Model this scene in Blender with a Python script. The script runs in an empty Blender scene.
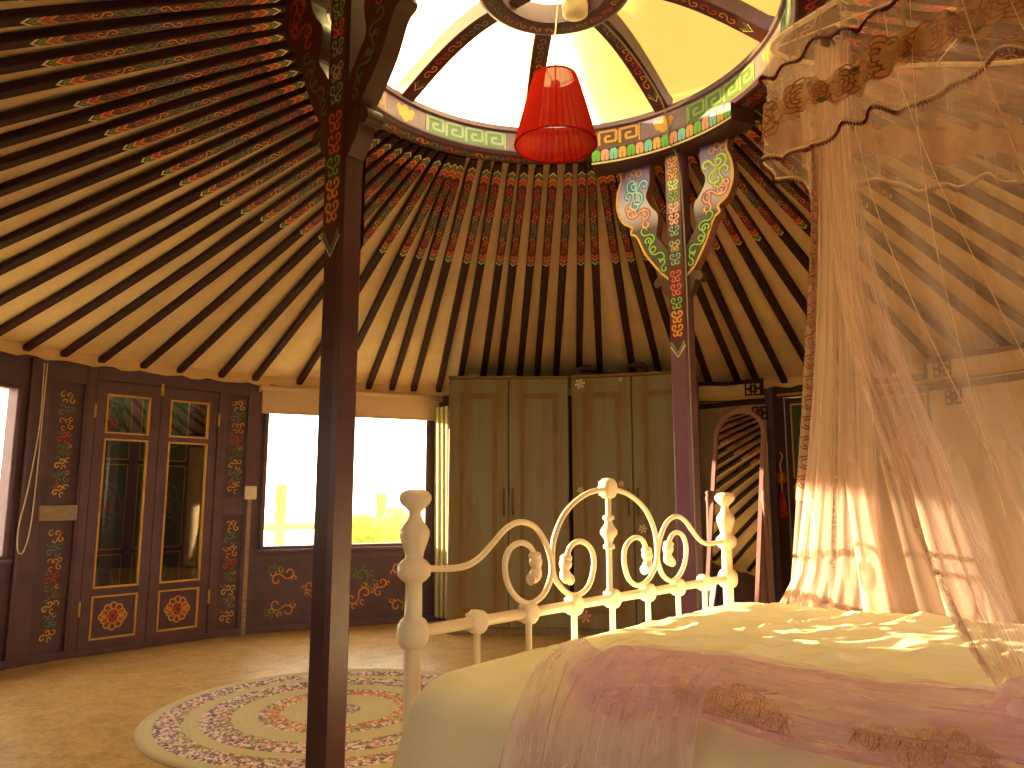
import bpy, math, random
from mathutils import Vector, Matrix, noise as mnoise
R_ = math.radians
PI = math.pi
rnd = random.Random(7)
SC = bpy.context.scene
COL = SC.collection
sin, cos = math.sin, math.cos

# ------------------------------------------------------------------ materials
MATS = {}
def nt(name):
    m = bpy.data.materials.new(name); m.use_nodes = True
    n = m.node_tree; n.nodes.clear()
    out = n.nodes.new('ShaderNodeOutputMaterial')
    return m, n, out
def N(n, t, **kw):
    x = n.nodes.new(t)
    for k, v in kw.items():
        if k in x.inputs.keys(): x.inputs[k].default_value = v
        else: setattr(x, k, v)
    return x
def mat(name, col, rough=.6, var=.12, scale=14, bump=0, bscale=60, stretch=(1, 1, 1), spec=.4, metal=0, sheen=0):
    """Principled surface whose colour wanders a little with a noise texture."""
    if name in MATS: return MATS[name]
    m, n, out = nt(name)
    b = N(n, 'ShaderNodeBsdfPrincipled', Roughness=rough, Metallic=metal)
    b.inputs['Specular IOR Level'].default_value = spec
    tc = N(n, 'ShaderNodeTexCoord'); mp = N(n, 'ShaderNodeMapping'); mp.inputs['Scale'].default_value = stretch
    n.links.new(tc.outputs['Object'], mp.inputs[0])
    ns = N(n, 'ShaderNodeTexNoise', Scale=scale, Detail=5, Roughness=.6)
    n.links.new(mp.outputs[0], ns.inputs['Vector'])
    r = N(n, 'ShaderNodeValToRGB')
    c0 = [max(0, c * (1 - var)) for c in col]; c1 = [min(1, c * (1 + var)) for c in col]
    r.color_ramp.elements[0].position = .3; r.color_ramp.elements[1].position = .7
    r.color_ramp.elements[0].color = (*c0, 1); r.color_ramp.elements[1].color = (*c1, 1)
    n.links.new(ns.outputs['Fac'], r.inputs[0]); n.links.new(r.outputs[0], b.inputs['Base Color'])
    if bump:
        n2 = N(n, 'ShaderNodeTexNoise', Scale=bscale, Detail=4)
        n.links.new(mp.outputs[0], n2.inputs['Vector'])
        bp = N(n, 'ShaderNodeBump', Strength=bump, Distance=.02)
        n.links.new(n2.outputs['Fac'], bp.inputs['Height']); n.links.new(bp.outputs[0], b.inputs['Normal'])
    n.links.new(b.outputs[0], out.inputs[0])
    MATS[name] = m
    return m
def mat_cloth(name, col, fac=.5, transl=.4, streak=0, sscale=(180, 2.5, 1), var=.08, thin_top=0):
    """Sheer cloth: part open (transparent), part thread that both scatters and lets light through."""
    m, n, out = nt(name)
    tr = N(n, 'ShaderNodeBsdfTransparent')
    d = N(n, 'ShaderNodeBsdfDiffuse'); t = N(n, 'ShaderNodeBsdfTranslucent')
    d.inputs['Color'].default_value = (*col, 1); t.inputs['Color'].default_value = (*col, 1)
    mx = N(n, 'ShaderNodeMixShader'); mx.inputs[0].default_value = transl
    n.links.new(d.outputs[0], mx.inputs[1]); n.links.new(t.outputs[0], mx.inputs[2])
    m2 = N(n, 'ShaderNodeMixShader'); m2.inputs[0].default_value = fac
    if streak:
        uv = N(n, 'ShaderNodeUVMap'); mp = N(n, 'ShaderNodeMapping'); mp.inputs['Scale'].default_value = sscale
        n.links.new(uv.outputs[0], mp.inputs[0])
        ns = N(n, 'ShaderNodeTexNoise', Scale=1., Detail=4, Roughness=.6); n.links.new(mp.outputs[0], ns.inputs['Vector'])
        mr = N(n, 'ShaderNodeMapRange'); mr.inputs['From Min'].default_value = .32; mr.inputs['From Max'].default_value = .72
        mr.inputs['To Min'].default_value = max(0, fac - streak); mr.inputs['To Max'].default_value = min(1, fac + streak)
        n.links.new(ns.outputs['Fac'], mr.inputs['Value']); n.links.new(mr.outputs[0], m2.inputs[0])
        if thin_top:        # the gathers open out towards the top
            sp = N(n, 'ShaderNodeSeparateXYZ'); n.links.new(uv.outputs[0], sp.inputs[0])
            m3 = N(n, 'ShaderNodeMapRange', interpolation_type='SMOOTHSTEP'); m3.inputs['From Max'].default_value = thin_top
            n.links.new(sp.outputs[1], m3.inputs['Value'])
            ml = N(n, 'ShaderNodeMath', operation='MULTIPLY'); n.links.new(m3.outputs[0], ml.inputs[0]); n.links.new(mr.outputs[0], ml.inputs[1]); n.links.new(ml.outputs[0], m2.inputs[0])
    n.links.new(tr.outputs[0], m2.inputs[1]); n.links.new(mx.outputs[0], m2.inputs[2])
    n.links.new(m2.outputs[0], out.inputs[0])
    MATS[name] = m
    return m
def mat_glass(name, tint=(1, 1, 1), gloss=.08, rough=.02):
    m, n, out = nt(name)
    tr = N(n, 'ShaderNodeBsdfTransparent'); tr.inputs[0].default_value = (*tint, 1)
    g = N(n, 'ShaderNodeBsdfGlossy', Roughness=rough)
    mx = N(n, 'ShaderNodeMixShader'); mx.inputs[0].default_value = gloss
    n.links.new(tr.outputs[0], mx.inputs[1]); n.links.new(g.outputs[0], mx.inputs[2]); n.links.new(mx.outputs[0], out.inputs[0])
    MATS[name] = m
    return m

mat('dark_wood', (.065, .026, .020), .45, .25, 9, stretch=(1, 6, 1))
mat('rafter_wood', (.042, .015, .018), .75, .25, 9, spec=.15)
mat('purple_wood', (.128, .066, .104), .5, .2, 8, bump=.1, bscale=40)
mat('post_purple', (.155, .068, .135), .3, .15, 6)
mat('post_shaded', (.070, .024, .036), .36, .2, 6, spec=.35)  # post_purple darkened: the front post's shade put into its colour
mat('beam_brown', (.07, .028, .022), .45, .2, 8)
mat('panel_purple', (.104, .058, .096), .55, .2, 8)
mat('batten_wood', (.34, .24, .18), .6, .25, 10, stretch=(1, 1, 6))
mat('canvas', (.77, .56, .34), .9, .10, 3, bump=.6, bscale=8)
mat('hem_canvas', (.70, .48, .26), .9, .10, 5)
mat('felt', (.36, .27, .17), .95, .15, 6, bump=.3, bscale=30)
mat('felt_cream', (.66, .47, .27), .95, .1, 5, bump=.25, bscale=20)
mat('felt_yellow', (.62, .38, .12), .95, .1, 5)
mat('trim_dark', (.035, .015, .018), .9, .2, 10)
mat('white_iron', (.88, .72, .49), .28, .04, 6, spec=.5)
mat('sheet', (.86, .75, .52), .75, .05, 3, bump=.12, bscale=14)
mat('red_shade_in', (.5, .01, .01), .7)
mat('cord', (.75, .62, .45), .6)
mat('cable', (.26, .20, .17), .6)
mat('blind', (.72, .52, .38), .85, .06, 4)
mat('plastic', (.80, .66, .48), .4, .04)
mat('brass', (.60, .38, .14), .35, .1, metal=.6)
mat('handle_bronze', (.13, .08, .045), .4, .1, metal=.5)
mat('gold_paint', (.70, .38, .08), .5, .15)
mat('orange_paint', (.68, .24, .06), .55, .15)
mat('red_paint', (.50, .055, .04), .55, .2)
mat('green_paint', (.11, .20, .06), .6, .2)
mat('teal_paint', (.13, .22, .19), .6, .2)
mat('cream_paint', (.66, .55, .34), .6, .1)
mat('pink_paint', (.70, .30, .30), .55, .1)
mat('blue_paint', (.16, .50, .66), .5, .1)
mat('lightblue_paint', (.30, .62, .80), .5, .1)
mat('lime_paint', (.45, .58, .20), .55, .1)
mat('brightgreen_paint', (.10, .42, .08), .5, .1)
mat('mauve_paint', (.20, .13, .24), .5, .15)
mat('fret_teal', (.13, .20, .17), .6, .1)
mat('fret_teal_light', (.27, .36, .30), .6, .1)
mat('fret_green', (.08, .17, .06), .6, .1)
mat('fret_green_light', (.24, .36, .15), .6, .1)
mat('fret_orange', (.12, .06, .05), .6, .1)
mat('fret_orange_light', (.62, .34, .10), .6, .1)
mat('fret_pink', (.30, .16, .13), .6, .1)
mat('fret_pink_light', (.42, .25, .22), .6, .1)
mat('maroon_paint', (.085, .012, .014), .55, .2)
mat('door_green', (.035, .085, .05), .5, .2, 6)
mat('door_grey', (.20, .16, .12), .6, .2, 6)
mat('mirror_frame', (.25, .11, .10), .75, .15, spec=.15)
mat('tassel_red', (.42, .02, .015), .8, .2, 60)
mat('sticker', (.78, .66, .42), .6, .1)
mat('sticker_pink', (.72, .38, .28), .6, .1)
mat('curtain', (.40, .34, .17), .9, .06)
mat('dark_purple', (.10, .04, .05), .5, .2)
mat('rose_line', (.26, .06, .035), .8, .2)
mat('rose_leaf', (.13, .12, .05), .8, .2)
mat('picot', (.11, .008, .018), .8, .2)
mat('fence', (.36, .27, .07), .9, .1)
mat('bush', (.22, .25, .04), .9, .3)
mat('outer_roof', (.7, .62, .5), .9)
def mirror_mat():
    m, n, out = nt('mirror_glass'); g = N(n, 'ShaderNodeBsdfGlossy', Roughness=.015); g.inputs[0].default_value = (.8, .78, .74, 1)
    n.links.new(g.outputs[0], out.inputs[0]); MATS['mirror_glass'] = m
mirror_mat()
mat_glass('window_glass', (1, 1, .98), .05)
mat_glass('door_glass', (.82, .80, .74), .13)
def frost(name, tint, col, f):
    m, n, out = nt(name)
    tr = N(n, 'ShaderNodeBsdfTransparent'); tr.inputs[0].default_value = (*tint, 1)
    t = N(n, 'ShaderNodeBsdfTranslucent'); t.inputs[0].default_value = (*col, 1)
    tc = N(n, 'ShaderNodeTexCoord'); ns = N(n, 'ShaderNodeTexNoise', Scale=2.2, Detail=3)
    n.links.new(tc.outputs['Object'], ns.inputs['Vector'])
    mr = N(n, 'ShaderNodeMapRange'); mr.inputs['To Min'].default_value = f - .12; mr.inputs['To Max'].default_value = f + .12
    n.links.new(ns.outputs['Fac'], mr.inputs['Value'])
    mx = N(n, 'ShaderNodeMixShader'); n.links.new(mr.outputs[0], mx.inputs[0])
    n.links.new(tr.outputs[0], mx.inputs[1]); n.links.new(t.outputs[0], mx.inputs[2]); n.links.new(mx.outputs[0], out.inputs[0])
    MATS[name] = m
frost('skylight_pane', (.80, .72, .32), (.80, .71, .31), .6)
frost('cover_cloth', (.04, .03, .02), (.155, .118, .068), .87)
mat_cloth('net', (.86, .62, .58), .34, .45, .22)
mat_cloth('net_far', (.88, .68, .59), .24, .5, .13, (70, .5, 1))
mat_cloth('net_fall', (.88, .70, .60), .38, .5, .18, (30, .5, 1))
mat_cloth('net_front', (.86, .62, .58), .20, .45, .15, (46, .4, 1))
mat_cloth('net_bundle', (.86, .62, .58), .40, .45, .2, (30, .6, 1))
mat_cloth('net_roll', (.85, .58, .74), .40, .45, .16, (14, 8, 1))
mat_cloth('net_halo', (.90, .62, .80), .14, .45, .10, (40, 4, 1))
mat_cloth('net_fold', (.88, .70, .58), .55, .5, .2, (26, .5, 1), thin_top=.6)
mat_cloth('lace_fallen', (.86, .56, .36), .6, .4, .2, (40, 20, 1))
mat_cloth('net_drape', (.85, .58, .72), .36, .45, .16, (18, 2, 1))
mat_cloth('valance_net', (.88, .66, .62), .28, .45, .11, (110, 1, 1))
mat_cloth('lace', (.66, .40, .20), .72, .4, .2, (300, 30, 1))
mat_cloth('lace_pale', (.80, .58, .46), .5, .4, .2, (200, 20, 1))
mat_cloth('hem_thread', (.92, .74, .58), .8, .4)
mat_cloth('red_shade', (.44, .018, .012), .96, .38)

def floor_mat():
    m, n, out = nt('floor_vinyl')
    b = N(n, 'ShaderNodeBsdfPrincipled', Roughness=.36)
    tc = N(n, 'ShaderNodeTexCoord')
    a = N(n, 'ShaderNodeTexNoise', Scale=7, Detail=8, Roughness=.75); c = N(n, 'ShaderNodeTexNoise', Scale=38, Detail=3)
    n.links.new(tc.outputs['Object'], a.inputs['Vector']); n.links.new(tc.outputs['Object'], c.inputs['Vector'])
    r = N(n, 'ShaderNodeValToRGB'); e = r.color_ramp.elements
    e[0].position = .35; e[0].color = (.27, .13, .035, 1); e[1].position = .66; e[1].color = (.62, .40, .15, 1)
    mx = N(n, 'ShaderNodeMix', data_type='FLOAT'); mx.inputs[0].default_value = .35
    n.links.new(a.outputs['Fac'], mx.inputs[2]); n.links.new(c.outputs['Fac'], mx.inputs[3]); n.links.new(mx.outputs[0], r.inputs[0])
    n.links.new(r.outputs[0], b.inputs['Base Color']); n.links.new(b.outputs[0], out.inputs[0]); MATS['floor_vinyl'] = m
floor_mat()
def rug_mat():
    """Braided rag rug: plain jute rings and rings of mixed coloured rags, by distance from the middle."""
    m, n, out = nt('rug')
    b = N(n, 'ShaderNodeBsdfPrincipled', Roughness=.95)
    tc = N(n, 'ShaderNodeTexCoord'); sx = N(n, 'ShaderNodeSeparateXYZ'); n.links.new(tc.outputs['Object'], sx.inputs[0])
    cx = N(n, 'ShaderNodeCombineXYZ'); n.links.new(sx.outputs[0], cx.inputs[0]); n.links.new(sx.outputs[1], cx.inputs[1])
    ln = N(n, 'ShaderNodeVectorMath', operation='LENGTH'); n.links.new(cx.outputs[0], ln.inputs[0])
    vo = N(n, 'ShaderNodeTexVoronoi', Scale=66); n.links.new(cx.outputs[0], vo.inputs['Vector'])
    sp = N(n, 'ShaderNodeSeparateColor'); n.links.new(vo.outputs['Color'], sp.inputs[0])
    def ramp(stops):
        r = N(n, 'ShaderNodeValToRGB'); r.color_ramp.interpolation = 'CONSTANT'; e = r.color_ramp.elements
        e[0].position, e[0].color = stops[0][0], (*stops[0][1], 1); e[1].position, e[1].color = stops[1][0], (*stops[1][1], 1)
        for p, c in stops[2:]:
            x = e.new(p); x.color = (*c, 1)
        n.links.new(sp.outputs[0], r.inputs[0]); return r
    jute = (.46, .36, .20)
    cool = ramp([(0, (.14, .08, .11)), (.22, (.58, .38, .40)), (.40, (.66, .54, .48)), (.55, (.20, .13, .14)), (.70, (.42, .16, .16)), (.85, (.55, .42, .30))])
    warm = ramp([(0, (.50, .14, .05)), (.25, (.60, .24, .08)), (.42, (.22, .12, .08)), (.55, (.64, .50, .32)), (.72, (.45, .10, .07)), (.88, (.30, .33, .18))])
    mixd = ramp([(0, (.18, .11, .10)), (.2, (.55, .34, .30)), (.38, (.28, .30, .15)), (.55, (.65, .50, .30)), (.7, (.20, .12, .11)), (.85, (.45, .15, .12))])
    def band(lo, hi):
        g = N(n, 'ShaderNodeMath', operation='GREATER_THAN'); g.inputs[1].default_value = lo
        l = N(n, 'ShaderNodeMath', operation='LESS_THAN'); l.inputs[1].default_value = hi
        p = N(n, 'ShaderNodeMath', operation='MULTIPLY')
        n.links.new(ln.outputs['Value'], g.inputs[0]); n.links.new(ln.outputs['Value'], l.inputs[0])
        n.links.new(g.outputs[0], p.inputs[0]); n.links.new(l.outputs[0], p.inputs[1]); return p
    cur = None
    for lo, hi, rp in [(0, .095, mixd), (.27, .34, warm), (.34, .385, mixd), (.50, .58, mixd), (.58, .64, cool), (.71, .755, mixd), (.755, .835, cool)]:
        bd = band(lo, hi); mx = N(n, 'ShaderNodeMix', data_type='RGBA')
        n.links.new(bd.outputs[0], mx.inputs[0])
        if cur is None: mx.inputs[6].default_value = (*jute, 1)
        else: n.links.new(cur.outputs[2], mx.inputs[6])
        n.links.new(rp.outputs[0], mx.inputs[7]); cur = mx
    n.links.new(cur.outputs[2], b.inputs['Base Color']); n.links.new(b.outputs[0], out.inputs[0]); MATS['rug'] = m
rug_mat()
def wardrobe_mat():
    m, n, out = nt('wardrobe_wood')
    b = N(n, 'ShaderNodeBsdfPrincipled', Roughness=.5)
    tc = N(n, 'ShaderNodeTexCoord'); mp = N(n, 'ShaderNodeMapping'); mp.inputs['Scale'].default_value = (5, 5, .7)
    n.links.new(tc.outputs['Object'], mp.inputs[0])
    a = N(n, 'ShaderNodeTexNoise', Scale=1.6, Detail=6, Roughness=.65); n.links.new(mp.outputs[0], a.inputs['Vector'])
    r = N(n, 'ShaderNodeValToRGB'); e = r.color_ramp.elements
    e[0].position = .36; e[0].color = (.20, .11, .03, 1); e[1].position = .6; e[1].color = (.21, .18, .105, 1)
    n.links.new(a.outputs['Fac'], r.inputs[0]); n.links.new(r.outputs[0], b.inputs['Base Color']); n.links.new(b.outputs[0], out.inputs[0]); MATS['wardrobe_wood'] = m
wardrobe_mat()
mat('wardrobe_rust', (.20, .115, .035), .55, .25, 5, stretch=(3, 3, .6))
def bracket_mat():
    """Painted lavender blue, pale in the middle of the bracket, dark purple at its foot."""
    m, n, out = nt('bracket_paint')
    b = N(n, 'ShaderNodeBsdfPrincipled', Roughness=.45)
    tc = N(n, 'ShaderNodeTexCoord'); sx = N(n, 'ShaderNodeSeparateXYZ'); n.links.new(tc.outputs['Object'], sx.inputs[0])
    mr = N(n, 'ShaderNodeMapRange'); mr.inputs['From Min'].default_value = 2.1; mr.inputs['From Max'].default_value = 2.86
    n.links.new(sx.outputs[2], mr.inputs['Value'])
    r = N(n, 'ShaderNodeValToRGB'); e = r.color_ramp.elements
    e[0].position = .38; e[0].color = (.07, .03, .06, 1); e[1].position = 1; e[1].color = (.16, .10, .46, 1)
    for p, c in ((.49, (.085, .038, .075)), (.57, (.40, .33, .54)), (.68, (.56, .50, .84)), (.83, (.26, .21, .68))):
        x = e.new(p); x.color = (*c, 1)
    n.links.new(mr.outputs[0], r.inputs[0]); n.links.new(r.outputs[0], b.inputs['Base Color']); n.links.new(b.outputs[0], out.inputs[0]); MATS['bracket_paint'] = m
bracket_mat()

# ------------------------------------------------------------------ mesh builder
class MB:
    def __init__(s, m=None, X=None):
        s.v = []; s.f = []; s.fm = []; s.uv = []; s.slots = []; s.X = X; s.cur = 0; s.smooth = []
        if m: s.m(m)
    def m(s, name):
        if name not in s.slots: s.slots.append(name)
        s.cur = s.slots.index(name); return s
    def add(s, verts, faces, smooth=False, uvs=None):
        o = len(s.v)
        for p in verts:
            p = Vector(p); s.v.append(s.X @ p if s.X else p)
        for f in faces:
            s.f.append([o + i for i in f]); s.fm.append(s.cur); s.smooth.append(smooth)
            s.uv.append([uvs[i] for i in f] if uvs else None)
        return s
    def box(s, x0, x1, y0, y1, z0, z1, bev=0):
        if bev:
            b = min(bev, (x1 - x0) / 3, (y1 - y0) / 3, (z1 - z0) / 3); v = []; 
            for (x, sx) in ((x0, 1), (x1, -1)):
                for (y, sy) in ((y0, 1), (y1, -1)):
                    for (z, sz) in ((z0, 1), (z1, -1)):
                        v += [(x, y + sy * b, z + sz * b), (x + sx * b, y, z + sz * b), (x + sx * b, y + sy * b, z)]
            I = lambda i, j, k, a: (i * 4 + j * 2 + k) * 3 + a
            F = []
            for i in (0, 1): F.append([I(i, 0, 0, 0), I(i, 1, 0, 0), I(i, 1, 1, 0), I(i, 0, 1, 0)])
            for j in (0, 1): F.append([I(0, j, 0, 1), I(1, j, 0, 1), I(1, j, 1, 1), I(0, j, 1, 1)])
            for k in (0, 1): F.append([I(0, 0, k, 2), I(1, 0, k, 2), I(1, 1, k, 2), I(0, 1, k, 2)])
            for i in (0, 1):
                for j in (0, 1): F.append([I(i, j, 0, 0), I(i, j, 1, 0), I(i, j, 1, 1), I(i, j, 0, 1)])
                for k in (0, 1): F.append([I(i, 0, k, 0), I(i, 1, k, 0), I(i, 1, k, 2), I(i, 0, k, 2)])
            for j in (0, 1):
                for k in (0, 1): F.append([I(0, j, k, 1), I(1, j, k, 1), I(1, j, k, 2), I(0, j, k, 2)])
            for i in (0, 1):
                for j in (0, 1):
                    for k in (0, 1): F.append([I(i, j, k, 0), I(i, j, k, 1), I(i, j, k, 2)])
            return s.add(v, F)
        v = [(x, y, z) for x in (x0, x1) for y in (y0, y1) for z in (z0, z1)]
        return s.add(v, [(0, 1, 3, 2), (4, 6, 7, 5), (0, 4, 5, 1), (2, 3, 7, 6), (0, 2, 6, 4), (1, 5, 7, 3)])
    def grid(s, fn, nu, nv, closeu=False, smooth=True):
        v = []; uv = []
        for i in range(nu + (0 if closeu else 1)):
            for j in range(nv + 1):
                v.append(fn(i / nu, j / nv)); uv.append((i / nu, j / nv))
        F = []; W = nv + 1; n = nu if closeu else nu + 1
        for i in range(nu):
            for j in range(nv):
                a = i * W + j; b = ((i + 1) % n) * W + j
                F.append((a, b, b + 1, a + 1))
        return s.add(v, F, smooth, uv)
    def tube(s, pts, r, seg=8, closed=False, smooth=True, flat=1.0, cap=True):
        pts = [Vector(p) for p in pts]; n = len(pts)
        rr = r if callable(r) else (lambda t: r)
        v = []; up = None; T0 = None
        for i, p in enumerate(pts):
            a = pts[i - 1] if (i > 0 or closed) else p; b = pts[(i + 1) % n] if (i < n - 1 or closed) else p
            T = (b - a)
            if T.length < 1e-9: T = Vector((0, 0, 1))
            T.normalize()
            if up is None:
                up = Vector((0, 0, 1)) if abs(T.z) < .9 else Vector((1, 0, 0))
            up = (up - T * up.dot(T))
            if up.length < 1e-5: up = T.orthogonal()
            up.normalize(); sd = T.cross(up)
            q = rr(i / max(1, n - 1))
            for k in range(seg):
                an = 2 * PI * k / seg
                v.append(p + sd * cos(an) * q + up * sin(an) * q * flat)
        F = []
        for i in range(n if closed else n - 1):
            for k in range(seg):
                a = i * seg + k; b = i * seg + (k + 1) % seg
                c = ((i + 1) % n) * seg + (k + 1) % seg; d = ((i + 1) % n) * seg + k
                F.append((a, b, c, d))
        s.add(v, F, smooth)
        if cap and not closed:
            o = len(s.v) - len(v)
            for base in (0, (n - 1) * seg):
                s.f.append([o + base + k for k in range(seg)]); s.fm.append(s.cur); s.smooth.append(False); s.uv.append(None)
        return s
    def lathe(s, prof, M=None, seg=20, smooth=True):
        """prof: [(radius, height)] round the local z axis of M."""
        M = M or Matrix(); v = []
        for (r, z) in prof:
            for k in range(seg):
                a = 2 * PI * k / seg
                v.append(M @ Vector((r * cos(a), r * sin(a), z)))
        F = []
        for i in range(len(prof) - 1):
            for k in range(seg):
                F.append((i * seg + k, i * seg + (k + 1) % seg, (i + 1) * seg + (k + 1) % seg, (i + 1) * seg + k))
        return s.add(v, F, smooth)
    def prism(s, pts, fn, d0, d1):
        """A 2-D outline made solid: fn(x, y, depth) -> point."""
        n = len(pts)
        v = [fn(x, y, d0) for x, y in pts] + [fn(x, y, d1) for x, y in pts]
        F = [tuple(range(n)), tuple(range(2 * n - 1, n - 1, -1))] + [(i, i + n, (i + 1) % n + n, (i + 1) % n) for i in range(n)]
        return s.add(v, F)
    def ribbon(s, pts, w, fn, closed=False, taper=False):
        """A painted stroke of width w along a 2-D line; fn(x, y) -> point on the surface."""
        n = len(pts)
        if n < 2: return s
        v = []
        for i in range(n):
            a = pts[i - 1] if (i > 0 or closed) else pts[i]; b = pts[(i + 1) % n] if (i < n - 1 or closed) else pts[i]
            dx, dy = b[0] - a[0], b[1] - a[1]; l = math.hypot(dx, dy) or 1
            k = w / 2 * ((.35 + .65 * sin(PI * i / (n - 1))) if taper else 1)
            v += [fn(pts[i][0] - dy / l * k, pts[i][1] + dx / l * k), fn(pts[i][0] + dy / l * k, pts[i][1] - dx / l * k)]
        F = [(2 * i, 2 * i + 1, 2 * ((i + 1) % n) + 1, 2 * ((i + 1) % n)) for i in range(n if closed else n - 1)]
        return s.add(v, F)
    def poly(s, pts, fn):
        return s.add([fn(x, y) for x, y in pts], [tuple(range(len(pts)))])
    def build(s, name, parent=None, origin=None):
        me = bpy.data.meshes.new(name)
        if parent is not None: Mi = world(parent).inverted()
        elif origin is not None: Mi = Matrix.Translation(-Vector(origin))
        else: Mi = Matrix()
        me.from_pydata([Mi @ p for p in s.v], [], s.f)
        for n in s.slots: me.materials.append(MATS[n])
        for p, k, sm in zip(me.polygons, s.fm, s.smooth): p.material_index = k; p.use_smooth = sm
        if any(u for u in s.uv):
            ul = me.uv_layers.new(name='UVMap'); i = 0
            for u, f in zip(s.uv, s.f):
                for k in range(len(f)):
                    ul.data[i].uv = u[k] if u else (0, 0); i += 1
        me.update()
        o = bpy.data.objects.new(name, me); COL.objects.link(o)
        if parent is not None: o.parent = parent
        elif origin is not None: o.location = origin
        return o
def world(o):
    M = Matrix.LocRotScale(o.location, o.rotation_euler, o.scale)
    return world(o.parent) @ M if o.parent else M
def tag(o, label=None, cat=None, group=None, kind=None):
    for k, v in (('label', label), ('category', cat), ('group', group), ('kind', kind)):
        if v: o[k] = v
    return o
def thing(name, label, cat, loc=(0, 0, 0), rz=0, group=None):
    o = bpy.data.objects.new(name, None); o.empty_display_size = .05; COL.objects.link(o)
    o.location = loc; o.rotation_euler = (0, 0, rz)
    return tag(o, label, cat, group)
def frame(px, py, ang, z=0):
    return Matrix.Translation((px, py, z)) @ Matrix.Rotation(ang, 4, 'Z')
def cr(P, n=8, closed=False):
    """Catmull-Rom through the points."""
    P = [Vector(p) for p in P]; m = len(P); out = []
    for i in range(m if closed else m - 1):
        p1, p2 = P[i], P[(i + 1) % m]
        p0 = P[i - 1] if (i > 0 or closed) else p1 * 2 - p2
        p3 = P[(i + 2) % m] if (i + 2 < m or closed) else p2 * 2 - p1
        for k in range(n):
            t = k / n
            out.append(.5 * ((2 * p1) + (p2 - p0) * t + (2 * p0 - 5 * p1 + 4 * p2 - p3) * t * t + (3 * p1 - p0 - 3 * p2 + p3) * t ** 3))
    if not closed: out.append(P[-1])
    return out
def cr2(P, n=6, closed=False):
    return [(p.x, p.y) for p in cr([(x, y, 0) for x, y in P], n, closed)]
def at_path(pts, t):
    x = max(0, min(.99999, t)) * (len(pts) - 1); i = int(x); return pts[i].lerp(pts[i + 1], x - i)

# ------------------------------------------------------------------ painted ornament
def spiral(cx, cy, r, turns, a0, d, n=16, inner=.22):
    return [(cx + r * (1 - (1 - inner) * i / n) * cos(a0 + d * 2 * PI * turns * i / n), cy + r * (1 - (1 - inner) * i / n) * sin(a0 + d * 2 * PI * turns * i / n)) for i in range(n + 1)]
def s_scroll(a, turns=.95, n=14):
    return spiral(-a, 0, a, turns, 0, 1, n)[::-1] + spiral(a, 0, a, turns, PI, 1, n)[1:]
def place(pts, cx, cy, ang=0, sx=1, sy=1):
    c, s = cos(ang), sin(ang)
    return [(cx + x * sx * c - y * sy * s, cy + x * sx * s + y * sy * c) for x, y in pts]
def cloud(mb, fn, cx, cy, ang, a, col, w, flip=1):
    """Cloud scroll: one S with two small curls off its back."""
    mb.m(col)
    mb.ribbon(place(s_scroll(a), cx, cy, ang, 1, flip), w, fn)
    for k, (x, y, r) in enumerate(((-1.1, 1.25, .55), (.3, .95, .5), (1.3, -1.2, .5))):
        q = spiral(0, 0, r * a, .85, PI * .5 * k, 1 if k % 2 else -1, 10)
        mb.ribbon(place([(px + x * a, py + y * a) for px, py in q], cx, cy, ang, 1, flip), w * .8, fn)
def medallion(mb, fn, cx, cy, r, c1, c2, w, sy=1):
    """Round open-work medallion of interlaced scrolls."""
    mb.m(c1)
    n = 48
    mb.ribbon([(cx + r * (1 + .05 * cos(8 * 2 * PI * i / n)) * cos(2 * PI * i / n), cy + sy * r * (1 + .05 * cos(8 * 2 * PI * i / n)) * sin(2 * PI * i / n)) for i in range(n)], w, fn, True)
    for k in range(4):
        a = PI / 2 * k + PI / 4
        mb.m(c1).ribbon(place(s_scroll(r * .22), cx + r * .58 * cos(a), cy + sy * r * .58 * sin(a), a + PI / 2, 1, sy), w, fn)
        mb.m(c2).ribbon(place(s_scroll(r * .16), cx + r * .30 * cos(a + PI / 4), cy + sy * r * .30 * sin(a + PI / 4), a + PI / 4, 1, sy), w, fn)
def knot(mb, fn, cx, cy, r, c1, c2, w):
    """Knot rosette: a ring of twelve small loops round a red lattice."""
    ring = lambda x, y, q, c: mb.m(c).ribbon([(x + q * cos(2 * PI * i / 14), y + q * sin(2 * PI * i / 14)) for i in range(14)], w, fn, True)
    for dx, dy in ((-1, 1.5), (0, 1.9), (1, 1.5), (-1, -1.5), (0, -1.9), (1, -1.5), (1.5, -.6), (1.9, .0), (1.5, .6), (-1.5, -.6), (-1.9, 0), (-1.5, .6)):
        ring(cx + dx * r * .38, cy + dy * r * .38, r * .23, c1)
    mb.m(c2)
    for o in (-.42, -.14, .14, .42):
        e = (.62 - abs(o)) * r
        mb.ribbon([(cx + o * r - e, cy + o * r + e), (cx + o * r + e, cy + o * r - e)], w * 1.15, fn)
        mb.ribbon([(cx + o * r - e, cy - o * r - e), (cx + o * r + e, cy - o * r + e)], w * 1.15, fn)
def rect_line(mb, fn, x0, x1, z0, z1, w, col):
    mb.m(col)
    for a, b in (((x0, z0), (x1, z0)), ((x1, z0), (x1, z1)), ((x1, z1), (x0, z1)), ((x0, z1), (x0, z0))):
        mb.ribbon([a, b], w, fn)
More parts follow.
